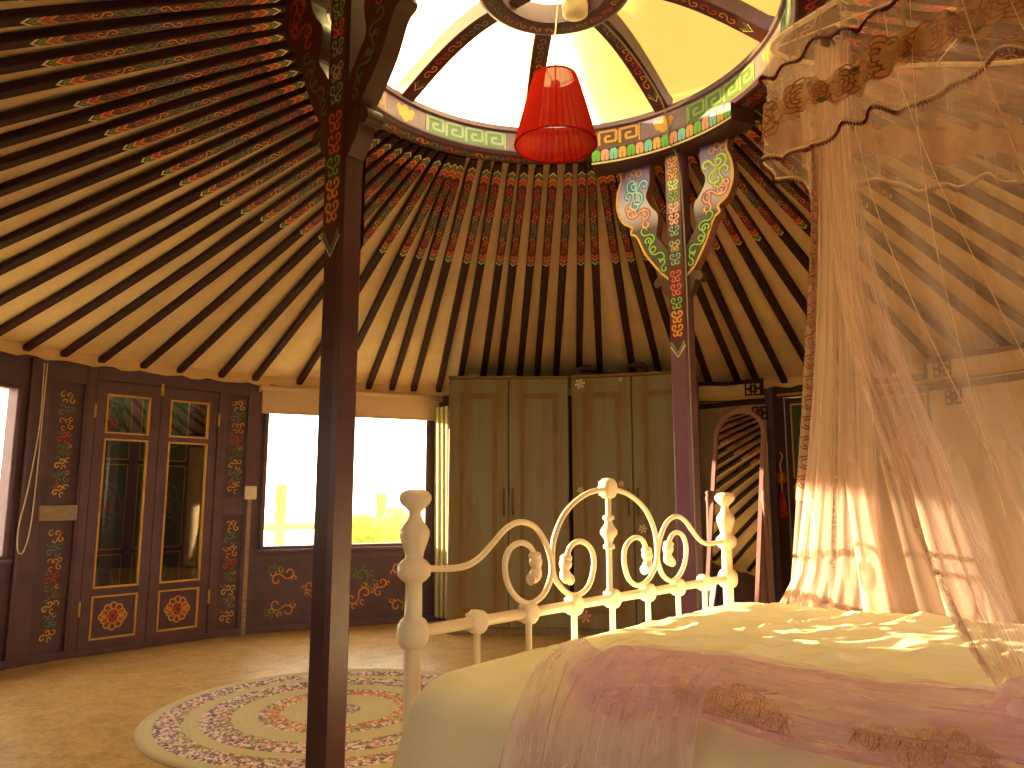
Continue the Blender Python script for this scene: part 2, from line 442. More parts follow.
def endless_knot(mb, fn, cx, cy, s, col, w):
    """Square knot of offset interlocking squares."""
    mb.m(col)
    for dx, dy in ((-.5, .5), (.5, .5), (0, 0), (-.5, -.5), (.5, -.5)):
        x, y = cx + dx * s * 1.1, cy + dy * s * .8; h = s * .36
        q = [(x - h, y - h), (x + h, y - h), (x + h, y + h), (x - h, y + h)]
        for a, b in zip(q, q[1:] + q[:1]):
            mb.ribbon([(a[0] + (a[0] - b[0]) * .12, a[1] + (a[1] - b[1]) * .12), (b[0] + (b[0] - a[0]) * .12, b[1] + (b[1] - a[1]) * .12)], w, fn)
def floral(mb, fn, x, z0, z1, seed):
    """Climbing spray of little painted curls."""
    r = random.Random(seed); cols = ['gold_paint', 'teal_paint', 'orange_paint', 'red_paint', 'green_paint', 'gold_paint', 'teal_paint']
    n = 8; h = (z1 - z0) / n
    for i in range(n):
        z = z1 - (i + .5) * h; c = cols[i % len(cols)]
        dx = .020 * (-1 if i % 2 else 1)
        mb.m(c).ribbon(place(s_scroll(h * .25), x + dx, z, .9 if i % 2 else -.9), .009, fn)
        mb.ribbon(place(spiral(0, 0, h * .26, .8, r.random() * 6, 1, 8), x - dx * 1.5, z + h * .2), .008, fn)
        mb.ribbon(place(spiral(0, 0, h * .24, .7, r.random() * 6, -1, 8), x - dx * .6, z - h * .3), .008, fn)
        mb.m(cols[(i + 3) % len(cols)]).ribbon(place(spiral(0, 0, h * .2, .8, r.random() * 6, 1, 8), x + dx * 1.7, z + h * .35), .007, fn)

# ------------------------------------------------------------------ the yurt's measures
CX, CY = .186, 3.04
RW = 3.75           # wall
HW = 1.955
def pol(az, r, z=0):
    return Vector((CX + r * cos(R_(az)), CY + r * sin(R_(az)), z))
def roof_z(r):      # underside of the rafters
    return 2.92 + (1.92 - 2.92) * (r - 1.07) / (3.75 - 1.07)
def panel_frame(aL, aR, r=RW):
    a, b = pol(aL, r), pol(aR, r); d = b - a
    return frame(a.x, a.y, math.atan2(d.y, d.x)), d.length

# ---- floor, ground, roof lining
fl = MB('floor_vinyl')
fl.add([pol(k * 5, 3.86, 0) for k in range(72)] + [pol(k * 5, 3.86, -.06) for k in range(72)],
       [tuple(range(72))] + [(k, k + 72, (k + 1) % 72 + 72, (k + 1) % 72) for k in range(72)])
tag(fl.build('floor'), kind='structure')
mat('meadow', (.55, .48, .22), .95, .2, 2)
gr = MB('meadow'); gr.add([(-60, -60, -.08), (60, -60, -.08), (60, 60, -.08), (-60, 60, -.08)], [(0, 1, 2, 3)])
tag(gr.build('ground'), kind='structure')

NR = 92
def ang_diff(a, b): return (a - b + 180) % 360 - 180
AM = [(-30, 0), (20, 0), (40, .5), (52, 2), (61, .5), (70, 0), (78, 1.8), (84, 2), (93, 0), (100, -1.2), (112, -2.2), (117, -.8), (127, 1.2), (135, 2.6), (144, 3.4), (150, 3), (170, 2), (200, 0), (330, 0)]
def skew(a):
    for (x0, y0), (x1, y1) in zip(AM, AM[1:]):
        if x0 <= a <= x1: return y0 + (y1 - y0) * (a - x0) / (x1 - x0)
    return 0
ce = MB('canvas')
def lining(u, v):
    a = u * 360; r = 1.09 + v * (3.93 - 1.09)
    w = .012 * (1 - abs(2 * v - 1)) * sin(R_(a) * NR) + .02 * mnoise.noise(Vector((cos(R_(a)) * r * 1.6, sin(R_(a)) * r * 1.6, 3))) * sin(PI * min(1, v * 1.05))
    return pol(a, r, roof_z(r) + .05 + w)
ce.grid(lining, 368, 24, closeu=True)
def skirt(u, v):
    a = u * 360; return pol(a, 3.668 + .004 * sin(a * 1.3), 2.0 - v * (.076 + .008 * sin(a * 1.6) + .005 * sin(a * 4.1)))
ce.m('hem_canvas').grid(skirt, 368, 2, closeu=True)
def lining_top(u, v):
    r = 1.09 + v * (3.99 - 1.09); return pol(u * 360, r, roof_z(r) + .16)
ce.m('outer_roof').grid(lining_top, 72, 6, closeu=True)
tag(ce.build('ceiling'), kind='structure')

# ---- walls
T = .07
def plain_wall(name, aL, aR, parts=()):
    X, w = panel_frame(aL, aR); mb = MB('panel_purple', X)
    mb.box(-.01, w + .01, 0, T, 0, HW)
    mb.m('purple_wood').box(-.005, .05, -.02, 0, 0, HW - .03).box(w - .05, w + .005, -.02, 0, 0, HW - .03).box(.05, w - .05, -.018, 0, 0, .08)
    return X, w, mb
def window(name, aL, aR, x0, x1, z0, z1, deco=False, b=.022):
    X, w = panel_frame(aL, aR)
    mb = MB('panel_purple', X)
    mb.box(-.01, w + .01, 0, T, 0, z0).box(-.01, w + .01, 0, T, z1, HW).box(-.01, x0, 0, T, z0, z1).box(x1, w + .01, 0, T, z0, z1)
    mb.m('purple_wood').box(0, .035, -.022, 0, 0, HW - .03).box(w - .035, w, -.022, 0, 0, HW - .03).box(.035, w - .035, -.02, 0, 0, .05)
    fn = lambda x, z: (x, -.003, z)
    if deco:
        mb.box(.035, w - .035, -.02, 0, z0 - .085, z0 - .03)
        zc = (z0 - .085 + .05) / 2; 
        cloud(mb, fn, .26, zc + .12, .55, .052, 'orange_paint', .011); cloud(mb, fn, .20, zc + .17, .2, .034, 'green_paint', .009)
        cloud(mb, fn, .26, zc - .12, -.55, .052, 'orange_paint', .011, -1); cloud(mb, fn, .19, zc - .15, -.3, .036, 'green_paint', .009, -1)
        cloud(mb, fn, w - .30, zc + .13, PI - .55, .052, 'orange_paint', .011, -1); cloud(mb, fn, w - .24, zc + .17, PI - .2, .034, 'green_paint', .009)
        cloud(mb, fn, w - .30, zc - .13, PI + .55, .052, 'orange_paint', .011); cloud(mb, fn, w - .24, zc - .16, PI + .3, .036, 'green_paint', .009)
        for s in (-1, 1):
            cloud(mb, fn, w / 2 + s * .17, zc + .07, s * -.5, .060, 'green_paint', .011, s); cloud(mb, fn, w / 2 + s * .10, zc - .06, s * .35, .056, 'orange_paint', .012, -s)
            cloud(mb, fn, w / 2 + s * .28, zc + .0, s * 1.2, .042, 'orange_paint', .010, s)
        cloud(mb, fn, w / 2, zc + .14, 0, .046, 'green_paint', .010)
    wo = mb.build(name); tag(wo, kind='structure')
    f = MB('purple_wood', X)
    f.box(x0 - .01, x0 + b, -.028, T - .01, z0, z1, .005).box(x1 - b, x1 + .01, -.028, T - .01, z0, z1, .005).box(x0 + b, x1 - b, -.028, T - .01, z1 - b, z1, .005).box(x0 + b, x1 - b, -.028, T - .01, z0, z0 + b, .005)
    f.build('window_frame', wo)
    MB('purple_wood', X).box(x0 - .03, x1 + .03, -.055, .0, z0 - .03, z0, .006).build('window_sill', wo)
    MB('window_glass', X).box(x0 + b, x1 - b, .025, .030, z0 + b, z1 - b).build('pane', wo)
    return X, w, wo

A_W2L, A_W2R, A_DL, A_DR, A_PR, A_1R = 175.5, 150.98, 145.71, 130.40, 126.51, 102.92
X2, W2, win2 = window('window_2', A_W2L, A_W2R, .10, 1.49, .66, 1.73)
XW1, W1, win1 = window('window_1', A_PR, A_1R, .075, 1.44, .635, 1.90, True)

# wall left of the glazed door: two inset painted panels, a pale batten between
X, w = panel_frame(A_W2R, A_DL)
mb = MB('panel_purple', X); mb.box(-.01, w + .01, 0, T, 0, HW)
mb.m('purple_wood').box(-.005, .10, -.025, 0, 0, 1.93).box(w - .02, w + .005, -.025, 0, 0, 1.93).box(.10, w - .02, -.022, 0, 1.80, 1.93).box(.10, w - .02, -.022, 0, 0, .05)
mb.m('batten_wood').box(.09, w - .01, -.034, 0, .885, .985, .004)
fn = lambda x, z: (x, -.004, z)
floral(mb, fn, .225, 1.04, 1.74, 3); floral(mb, fn, .225, .12, .83, 4)
tag(mb.build('wall_left'), kind='structure')
# wall right of the glazed door
X, w = panel_frame(A_DR, A_PR)
mb = MB('panel_purple', X); mb.box(-.01, w + .01, 0, T, 0, HW)
mb.m('purple_wood').box(-.005, .022, -.025, 0, 0, 1.93).box(w - .075, w + .005, -.025, 0, 0, 1.93).box(.02, w - .07, -.022, 0, 1.83, 1.93).box(.02, w - .07, -.022, 0, .90, 1.03).box(.02, w - .07, -.022, 0, 0, .05)
floral(mb, fn, .108, 1.07, 1.80, 5); floral(mb, fn, .105, .10, .87, 6)
tag(mb.build('wall_back_left'), kind='structure')
XPR, WPR = X, w
# the back wall behind the wardrobes and the right-hand walls
for nm, a, b in (('wall_back', A_1R, 80.5), ('wall_back_right', 80.5, 58.2), ('wall_right', 38.6, 18.0), ('wall_near_right', 18.0, -12)):
    X, w, mb = plain_wall(nm, a, b); tag(mb.build(nm), kind='structure')
a = -12
k = 3
for nm in ('wall_near_right', 'window', 'wall_near', 'wall_near', 'window', 'wall_near', 'wall_near_left', 'wall_near_left'):  # the two windows here are unseen, added for light on the near side
    b = a - (172.5 / 8)
    if nm == 'window':
        Xn, wn, wo = window('window_%d' % k, a, b, *((.08, 1.32, .66, 1.73) if k == 3 else (.32, 1.08, .86, 1.52))); k += 1
    else:
        X, w, mb = plain_wall(nm, a, b); tag(mb.build(nm), kind='structure')
    a = b

# ---- the glazed double door (structure) and the painted outer door behind it
X, w = panel_frame(A_DL, A_DR)
d = MB('purple_wood', X)
d.box(0, .055, -.03, T, 0, 1.93, .004).box(w - .055, w, -.03, T, 0, 1.93, .004).box(.055, w - .055, -.03, T, 1.84, 1.93, .004).box(.055, w - .055, -.03, T, 0, .045, .004)
d.m('dark_wood').box(.0, w, 0, T, 1.93, HW)
door = d.build('door_1'); tag(door, kind='structure')
def leaf(x0, x1, hinge_x):
    z0, z1 = .045, 1.835; y0, y1 = -.022, .022
    l = MB('purple_wood', X); st = .07
    l.box(x0, x0 + st, y0, y1, z0, z1, .003).box(x1 - st, x1, y0, y1, z0, z1, .003)
    for a, b in ((z0, .095), (.395, .41), (1.44, 1.475), (1.75, z1)): l.box(x0 + st, x1 - st, y0, y1, a, b)
    l.box(x0 + st, x1 - st, y0, y1, .38, .43)
    lo = l.build('door_leaf', door)
    xa, xb = x0 + st, x1 - st
    for za, zb in ((.43, 1.44), (1.475, 1.75)):
        p = MB('door_glass', X); p.box(xa, xb, -.003, .003, za, zb); p.build('pane', lo)
    g = MB('gold_paint', X); gw = .011
    for za, zb in ((.43, 1.44), (1.475, 1.75), (.095, .38)):
        for (u0, u1, q0, q1) in ((xa, xa + gw, za, zb), (xb - gw, xb, za, zb), (xa, xb, za, za + gw), (xa, xb, zb - gw, zb)):
            g.box(u0, u1, -.026, -.003, q0, q1)
    g.build('gilt_beading', lo)
    pn = MB('panel_purple', X); pn.box(xa, xb, -.008, .008, .095, .38)
    knot(pn, lambda x, z: (x, -.0095, z), (xa + xb) / 2, .238, .095, 'gold_paint', 'red_paint', .011)
    pn.m('dark_wood')
    pn.build('lower_panel', lo)
    for zz in (.30, 1.62):
        MB('brass', X).lathe([(0, -.045), (.009, -.045), (.009, .045), (.004, .05), (.004, .058), (0, .058)], Matrix.Translation((hinge_x, -.028, zz)), 8).build('hinge', lo)
    return lo
leaf(.06, .498, .055); lf = leaf(.502, w - .06, w - .055)
MB('brass', X).box(.49, .512, -.034, -.022, 1.77, 1.86, .002).build('bolt', lf)
# behind the glass: the ger's painted outer door
od = MB('dark_wood', X); od.box(-.06, w + .06, .40, .44, 0, 1.93)
od.m('purple_wood').box(.05, .09, .385, .40, 0, 1.93).box(.47, .53, .385, .40, 0, 1.93).box(w - .09, w - .05, .385, .40, 0, 1.93)
f2 = lambda x, z: (x, .396, z)
for xa in (.28, w - .28):
    for z0, z1 in ((.08, .62), (.66, 1.28), (1.32, 1.86)):
        od.m('door_green').box(xa - .18, xa + .18, .392, .402, z0, z1)
        rect_line(od, lambda x, z: (x, .390, z), xa - .18, xa + .18, z0, z1, .008, 'gold_paint')
        medallion(od, lambda x, z: (x, .389, z), xa, (z0 + z1) / 2, .15, 'green_paint', 'red_paint', .013, 1.25)
tag(od.build('door_2'), kind='structure')
po = MB('dark_wood', X); po.box(-.09, -.06, T, .44, 0, 1.96).box(w + .06, w + .09, T, .44, 0, 1.96).box(-.09, w + .09, T, .12, 1.93, 1.96).box(-.09, w + .09, T, .44, -.03, 0)  # porch roof cut short, a gap added to let daylight onto the outer door
tag(po.build('wall_porch'), kind='structure')

# ---- painted door at right, seen through the net
X, w = panel_frame(58.2, 38.6)
d = MB('dark_wood', X)
d.box(0, .09, -.03, T, 0, HW, .004).box(w - .09, w, -.03, T, 0, HW, .004).box(.09, w - .09, -.03, T, 1.84, HW, .004).box(.09, w - .09, -.03, T, 0, .04, .004)
d.m('orange_paint').box(.04, w - .04, -.034, -.03, 1.855, 1.875)
dr = d.build('door_3'); tag(dr, kind='structure')
for x0, x1, c in ((.095, w / 2 - .003, 'door_green'), (w / 2 + .003, w - .095, 'door_grey')):
    l = MB('dark_wood', X); l.box(x0, x1, -.015, .03, .045, 1.835)
    for z0, z1 in ((.10, .50), (.55, 1.13), (1.19, 1.78)):
        l.m(c).box(x0 + .06, x1 - .06, -.018, .0, z0, z1)
        q = lambda x, z: (x, -.020, z)
        rect_line(l, q, x0 + .05, x1 - .05, z0, z1, .012, 'gold_paint')
        cloud(l, q, (x0 + x1) / 2 - .05, (z0 + z1) / 2 + .1, 1.3, .055, 'green_paint', .012); cloud(l, q, (x0 + x1) / 2 + .04, (z0 + z1) / 2 - .1, .5, .055, 'orange_paint', .012)
        cloud(l, q, (x0 + x1) / 2 + .06, (z0 + z1) / 2 + .06, -1.3, .045, 'gold_paint', .010)
    lo = l.build('door_leaf', dr)
    MB('brass', X).tube([(x1 - .03 if c == 'door_green' else x0 + .03, -.03, z) for z in (.95, 1.0, 1.05)], .008, 8).build('door_handle', lo)

# ---- outside, seen bleached through the windows
ft = thing('garden_fence', 'pale timber fence outside, seen through the window behind the dark post', 'fence', (-3.0, 11.0, -.08))
fm = MB('fence'); fm.tube([(-9, 8.5, .55), (-4.5, 10.5, .62), (0, 11.8, .66), (3, 11.5, .6)], .05, 6).build('rail', ft)
for i in range(20):
    p = at_path([Vector((-9, 8.5, 0)), Vector((-4.5, 10.5, 0)), Vector((0, 11.8, 0)), Vector((3, 11.5, 0))], (i + .5) / 20)
    MB('fence').box(p.x - .07, p.x + .07, p.y - .05, p.y + .05, -.08, 1.10 + .12 * ((i * 7) % 3 - 1), .015).build('fence_post', ft)
for i, (x, y, s, lb) in enumerate(((-1.5, 9.3, .72, 'rounded yellowish bush outside, at the right of the back window view'), (-2.9, 8.6, .42, 'small pale bush outside, seen just left of the dark front post'))):
    b = MB('bush')
    def bf(u, v, x=x, y=y, s=s, i=i):
        a = u * 2 * PI; e = v * PI * .5 ; q = Vector((cos(a) * cos(e), sin(a) * cos(e), sin(e))); k = s * (1 + .3 * mnoise.noise(q * 3 + Vector((i * 9, 0, 0))) + .12 * mnoise.noise(q * 9))
        return (x + q.x * k, y + q.y * k, -.09 + q.z * k * 1.25)
    b.grid(bf, 32, 14, closeu=True); tag(b.build('bush', origin=(x, y, -.08)), lb, 'bush')

# ------------------------------------------------------------------ crown ring
crown = thing('crown_ring', 'round painted roof crown with curved spokes above the red lampshade', 'roof crown', (CX, CY, 2.93))
mat('crown_purple', (.15, .085, .15), .45, .15, 8)
rim = MB('crown_purple')
prof = [(.96, 2.935), (.96, 3.045), (.945, 3.05), (.945, 3.075), (1.10, 3.075), (1.12, 3.0), (1.09, 2.925), (.975, 2.925)]
NS = 96
def ringmesh(mb, prof, n=NS):
    P = len(prof); v = [pol(360 * k / n, r, z) for k in range(n) for r, z in prof]
    mb.add(v, [(k * P + i, k * P + (i + 1) % P, ((k + 1) % n) * P + (i + 1) % P, ((k + 1) % n) * P + i) for k in range(n) for i in range(P)])
ringmesh(rim, prof)
# fret bands between the spokes, gold knot under each spoke
fr_in = lambda r: (lambda s, z: tuple(pol(s, r, z)))
SPO = [95 - 45 * k for k in range(8)]
bands = {0: ('fret_orange', 'fret_orange_light'), 1: ('fret_green', 'fret_green_light'), 2: ('fret_teal', 'fret_teal_light'), 3: ('fret_orange', 'fret_orange_light'),
         4: ('fret_pink', 'fret_pink_light'), 5: ('fret_green', 'fret_green_light'), 6: ('fret_pink', 'fret_pink_light'), 7: ('fret_teal', 'fret_teal_light')}
for k, a in enumerate(SPO):
    bg, fg = bands[k]
    a0, a1 = a - 8.5, a - 36.5
    f1 = fr_in(.9585); f2_ = fr_in(.957)
    n = 14
    rim.m(bg)
    for i in range(n):
        s0 = a0 + (a1 - a0) * i / n; s1 = a0 + (a1 - a0) * (i + 1) / n
        rim.add([f1(s0, 2.942), f1(s1, 2.942), f1(s1, 3.038), f1(s0, 3.038)], [(0, 1, 2, 3)])
    rim.m(fg)
    for s in (a0, a1): rim.ribbon([(s, 2.942), (s, 3.038)], .55, f2_)
    nu = 4; L = (a1 - a0) / nu
    def key(q):          # q in unit cells -> strokes
        out = []
        for (xa, ya), (xb, yb) in zip(q, q[1:]): out.append(((xa, ya), (xb, yb)))
        return out
    for i in range(nu):
        b0 = a0 + L * i
        q = [(.06, 0), (.06, 1), (.88, 1), (.88, .22), (.36, .22), (.36, .62), (.62, .62)]
        for (xa, ya), (xb, yb) in key(q):
            hz = .0065
            X0, X1 = b0 + L * xa, b0 + L * xb; Z0, Z1 = 2.952 + .078 * ya, 2.952 + .078 * yb
            if abs(ya - yb) < 1e-6: rim.add([f2_(X0, Z0 - hz), f2_(X1, Z0 - hz), f2_(X1, Z0 + hz), f2_(X0, Z0 + hz)], [(0, 1, 2, 3)])
            else: rim.add([f2_(X0 - .45, Z0), f2_(X0 + .45, Z0), f2_(X0 + .45, Z1), f2_(X0 - .45, Z1)], [(0, 1, 2, 3)])
    # lavender field with a gold knot at each spoke foot
    rim.m('mauve_paint')
    for i in range(4):
        s0 = a - 8 + 4 * i; rim.add([f1(s0, 2.942), f1(s0 + 4, 2.942), f1(s0 + 4, 3.038), f1(s0, 3.038)], [(0, 1, 2, 3)])
    rim.m('fret_orange_light')
    for (dx, dz, rr) in ((-1.6, .0, 1.5), (1.6, 0, 1.5), (0, .02, 1.4), (0, -.02, 1.4), (-2.6, .018, 1), (2.6, .018, 1)):
        rim.ribbon([(a + dx + rr * cos(2 * PI * i / 10), 2.988 + dz + rr * .0167 * 1.2 * sin(2 * PI * i / 10)) for i in range(10)], .0001, f2_, True)
        rim.add([f2_(a + dx + rr * cos(2 * PI * i / 10), 2.988 + dz + rr * .018 * sin(2 * PI * i / 10)) for i in range(10)], [tuple(range(10))])
# running scroll on the underside
und = lambda s, rr: tuple(pol(s, rr, 2.9235))
pal = ['red_paint', 'teal_paint', 'orange_paint', 'green_paint']
rim.m('maroon_paint')
for i in range(72):
    rim.add([tuple(pol(s, rr, 2.9242)) for s, rr in ((i * 5, .985), (i * 5 + 5, .985), (i * 5 + 5, 1.085), (i * 5, 1.085))], [(0, 1, 2, 3)])
for i in range(72):
    rim.m(pal[i % 4]).ribbon([(i * 5 + x * 57.3 / 1.03, 1.034 + y) for x, y in s_scroll(.0235, .9, 10)], .0001, und)
    pts = s_scroll(.0235, .9, 10); v = []
    for j, (x, y) in enumerate(pts):
        x2, y2 = pts[min(j + 1, len(pts) - 1)]; x1, y1 = pts[max(j - 1, 0)]; l = math.hypot(x2 - x1, y2 - y1) or 1
        nx, ny = -(y2 - y1) / l * .0058, (x2 - x1) / l * .0058
        v += [und(i * 5 + (x + nx) * 55.6, 1.034 + y + ny), und(i * 5 + (x - nx) * 55.6, 1.034 + y - ny)]
    rim.add(v, [(2 * j, 2 * j + 1, 2 * j + 3, 2 * j + 2) for j in range(len(pts) - 1)])
rim.build('rim', crown)
def spoke_z(r):
    t = (.97 - r) / .64; return 3.05 + .215 * sin(max(0, min(1, t)) * PI / 2)
for k, a in enumerate(SPO):
    s = MB('crown_purple')
    ca, sa = cos(R_(a)), sin(R_(a)); hw = .042
    P = lambda r, off, z: (CX + r * ca - off * sa, CY + r * sa + off * ca, z)
    n = 16; v = []
    for i in range(n + 1):
        r = .99 - .67 * i / n; z = spoke_z(r)
        v += [P(r, -hw, z), P(r, hw, z), P(r, hw, z + .085), P(r, -hw, z + .085)]
    F = [(4 * i + j, 4 * i + (j + 1) % 4, 4 * i + 4 + (j + 1) % 4, 4 * i + 4 + j) for i in range(n) for j in range(4)] + [(0, 1, 2, 3), (4 * n, 4 * n + 1, 4 * n + 2, 4 * n + 3)]
    s.add(v, F)
    s.m('maroon_paint')
    fnS = lambda x, y: P(.99 - x, y, spoke_z(.99 - x) - .003)
    s.grid(lambda u, q: P(.97 - u * .62, (q - .5) * .076, spoke_z(.97 - u * .62) - .0015), 14, 1, smooth=False)
    s.m('cream_paint').ribbon([(.135, -.026), (.10, 0), (.135, .026)], .006, fnS)
    s.m('green_paint').ribbon([(.150, -.022), (.12, 0), (.150, .022)], .008, fnS)
    for j, c in enumerate(('orange_paint', 'red_paint', 'orange_paint', 'green_paint', 'teal_paint')):
        s.m(c).ribbon(place(s_scroll(.0215), .215 + j * .085, 0, 0, 1, 1), .006, fnS)
    s.build('spoke', crown)
hub = MB('crown_purple'); ringmesh(hub, [(.24, 3.24), (.24, 3.335), (.345, 3.335), (.345, 3.245), (.33, 3.238)], 48)
hub.m('maroon_paint')
for i in range(48): hub.add([tuple(pol(s, rr, 3.236)) for s, rr in ((i * 7.5, .252), (i * 7.5 + 7.5, .252), (i * 7.5 + 7.5, .325), (i * 7.5, .325))], [(0, 1, 2, 3)])
for i in range(24):
    pts = s_scroll(.0165, .9, 10)
    hub.m(['orange_paint', 'red_paint', 'green_paint'][i // 2 % 3]).ribbon([(x, y) for x, y in pts], .005, lambda x, y, i=i: tuple(pol(i * 15 + x * 57.3 / .288, .288 + y, 3.2345)))
hub.m('purple_wood')
for a in (50, 140):
    ca, sa = cos(R_(a)), sin(R_(a))
    v = [(CX + r * ca - o * sa, CY + r * sa + o * ca, z) for r in (-.25, .25) for o in (-.03, .03) for z in (3.27, 3.325)]
    hub.add(v, [(0, 1, 3, 2), (4, 6, 7, 5), (0, 4, 5, 1), (2, 3, 7, 6), (0, 2, 6, 4), (1, 5, 7, 3)])
hub.build('hub', crown)
for k, a in enumerate(SPO):
    p = MB('skylight_pane')
    p.grid(lambda u, v: pol(a - 1.5 - 42 * u, .30 + .74 * v, spoke_z(.30 + .74 * v) + .082), 10, 8); p.build('pane', crown)
p = MB('skylight_pane'); p.add([pol(k * 15, .25, 3.338) for k in range(24)], [tuple(range(24))]); p.build('pane', crown)
cv = MB('cover_cloth')
cv.grid(lambda u, v: pol(72 - 150 * u + 10 * (1 - v) * (1 - 2 * u), .10 + 1.15 * v, spoke_z(.10 + 1.15 * v) + .14 - .10 * max(0, v - .8) * 5 * .6 + .008 * sin(v * 50)), 40, 30)
tag(cv.build('crown_cover', origin=(CX, CY, 3.1)), 'tan canvas cover drawn over the right side of the roof crown', 'cover')

# ------------------------------------------------------------------ rafters
def rafter_mesh(L):
    mb = MB('rafter_wood')
    h = .036
    v = []
    secs = [(0, .022), (.05, .025), (L * .55, .0265), (L - .10, .026), (L, .020)]
    for x, w in secs:
        c = .006
        v += [(x, -w + c, 0), (x, w - c, 0), (x, w, c), (x, w, h - c), (x, w - c, h), (x, -w + c, h), (x, -w, h - c), (x, -w, c)]
    F = [(8 * i + j, 8 * i + (j + 1) % 8, 8 * i + 8 + (j + 1) % 8, 8 * i + 8 + j) for i in range(len(secs) - 1) for j in range(8)] + [tuple(range(8)), tuple(range(8 * len(secs) - 8, 8 * len(secs)))]
    mb.add(v, F)
    x0 = L - .93; x1 = L - .05
    fn = lambda x, y: (x, y, -.0015); fb = lambda x, y: (x, y, -.0008)
    mb.m('maroon_paint').poly([(x0 + .03, -.022), (x1 - .02, -.022), (x1 - .02, .022), (x0 + .03, .022)], fb)
    def tip(x, d):
        for c, o, wd in (('cream_paint', 0, .013), ('green_paint', .022, .016), ('orange_paint', .045, .016), ('red_paint', .066, .016), ('orange_paint', .085, .010)):
            mb.m(c).poly([(x + d * (o + .026), -.0225), (x + d * o, 0), (x + d * (o + wd), 0), (x + d * (o + wd + .026), -.0225)], fn)
            mb.poly([(x + d * (o + .026), .0225), (x + d * o, 0), (x + d * (o + wd), 0), (x + d * (o + wd + .026), .0225)], fn)
    tip(x0, 1); tip(x1, -1)
    cols = ['red_paint', 'orange_paint', 'green_paint', 'orange_paint', 'red_paint', 'teal_paint', 'orange_paint']
    a = .0195; n = 8; step = (x1 - x0 - .28) / n
    for i in range(n):
        c = ['red_paint', 'orange_paint', 'green_paint', 'teal_paint', 'orange_paint', 'red_paint', 'green_paint', 'red_paint'][i]
        mb.m(c).ribbon(place(s_scroll(a, .95, 12), x0 + .14 + (i + .5) * step, 0, 0, 1.08, 1.0 * (1 if i % 2 else -1)), .0062, fn)
    return mb
R_IN, R_OUT = 1.085, 3.70
LR = math.hypot(R_OUT - R_IN, roof_z(R_IN) - roof_z(R_OUT))
proto = rafter_mesh(LR).build('roof_rafter')
ords = ['first', 'second', 'third', 'fourth', 'fifth', 'sixth', 'seventh', 'eighth', 'ninth', 'tenth', 'eleventh', 'twelfth', 'thirteenth', 'fourteenth', 'fifteenth', 'sixteenth', 'seventeenth', 'eighteenth', 'nineteenth', 'twentieth', 'twenty-first', 'twenty-second', 'twenty-third', 'twenty-fourth', 'twenty-fifth', 'twenty-sixth', 'twenty-seventh', 'twenty-eighth']
g = {'a': [], 'b': [], 'c': [], 'd': []}
def step(a): return 3.28 if 58 < a < 117 else 4.0
alist = [91.6]
while alist[-1] < 214: alist.append(alist[-1] + step(alist[-1]))
a = 91.6
while a > -20:
    a -= step(a - 1); alist.insert(0, a)
first = True
jr = random.Random(3)
for a in alist:
    a += jr.uniform(-.45, .45)
    key_ = 'a' if a > 131.5 else 'b' if a > 92 else 'c' if a > 52 else 'd'
    psi = a + skew(a); po_ = pol(psi, R_OUT, roof_z(R_OUT)); pm = pol(a, 1.92, roof_z(1.92))
    # straight through the chevron point to the ring
    dirv = Vector((pm.x - po_.x, pm.y - po_.y)).normalized(); c2 = Vector((CX, CY)); q = Vector((pm.x, pm.y)) - c2
    bb = q.dot(dirv); cc = q.dot(q) - R_IN ** 2; disc = bb * bb - cc
    t = -bb - math.sqrt(disc) if disc > 0 else -bb
    pi_ = Vector((pm.x + dirv.x * t, pm.y + dirv.y * t, roof_z(R_IN)))
    dv = pi_ - po_; Lx = dv.length; dv.normalize()
    radial = (pol(a, 2) - pol(a, 1)).normalized()
    nrm = Vector((-radial.x * -.373, -radial.y * -.373, 1)).normalized()
    nrm = (nrm - dv * nrm.dot(dv)).normalized(); sd = nrm.cross(dv)
    M = Matrix(((dv.x, sd.x, nrm.x, po_.x), (dv.y, sd.y, nrm.y, po_.y), (dv.z, sd.z, nrm.z, po_.z), (0, 0, 0, 1)))
    o = proto if first else proto.copy()
    if not first: COL.objects.link(o)
    first = False
    l, r, s = M.decompose(); o.location = l; o.rotation_euler = r.to_euler(); o.scale = (Lx / LR, 1, 1)
    g[key_].append((a, o))
for kk, txt, rev in (('a', 'to the left of the front post', False), ('b', 'to the right of the front post', True), ('c', 'to the right of the red lampshade', True), ('d', "to the right of the far post's head", True)):
    for i, (a, o) in enumerate(sorted(g[kk], key=lambda q: q[0], reverse=rev)):
        tag(o, 'dark roof rafter with painted upper end, %s %s' % (ords[min(i, len(ords) - 1)], txt), 'rafter', 'rafters under the roof canvas')

# ------------------------------------------------------------------ the two support posts
mat('fill_blue', (.05, .22, .62), .5); mat('fill_green', (.02, .085, .02), .5); mat('fill_pink', (.42, .14, .22), .5); mat('fill_lime', (.24, .36, .12), .5); mat('fill_red', (.26, .012, .015), .5); mat('fill_teal', (.03, .07, .08), .5); mat('fill_orange', (.36, .09, .02), .5)
mat('line_green', (.34, .50, .14), .5); mat('line_lime', (.66, .72, .38), .5); mat('line_blue', (.42, .74, .90), .5); mat('line_pink', (.82, .48, .46), .5); mat('line_teal', (.30, .46, .38), .5); mat('line_red', (.72, .16, .10), .5); mat('line_orange', (.86, .42, .12), .5)
FILL = {'lightblue_paint': 'fill_blue', 'lime_paint': 'fill_lime', 'pink_paint': 'fill_pink', 'green_paint': 'fill_green', 'red_paint': 'fill_red', 'teal_paint': 'fill_teal', 'orange_paint': 'fill_orange', 'brightgreen_paint': 'fill_green', 'gold_paint': 'fill_orange'}
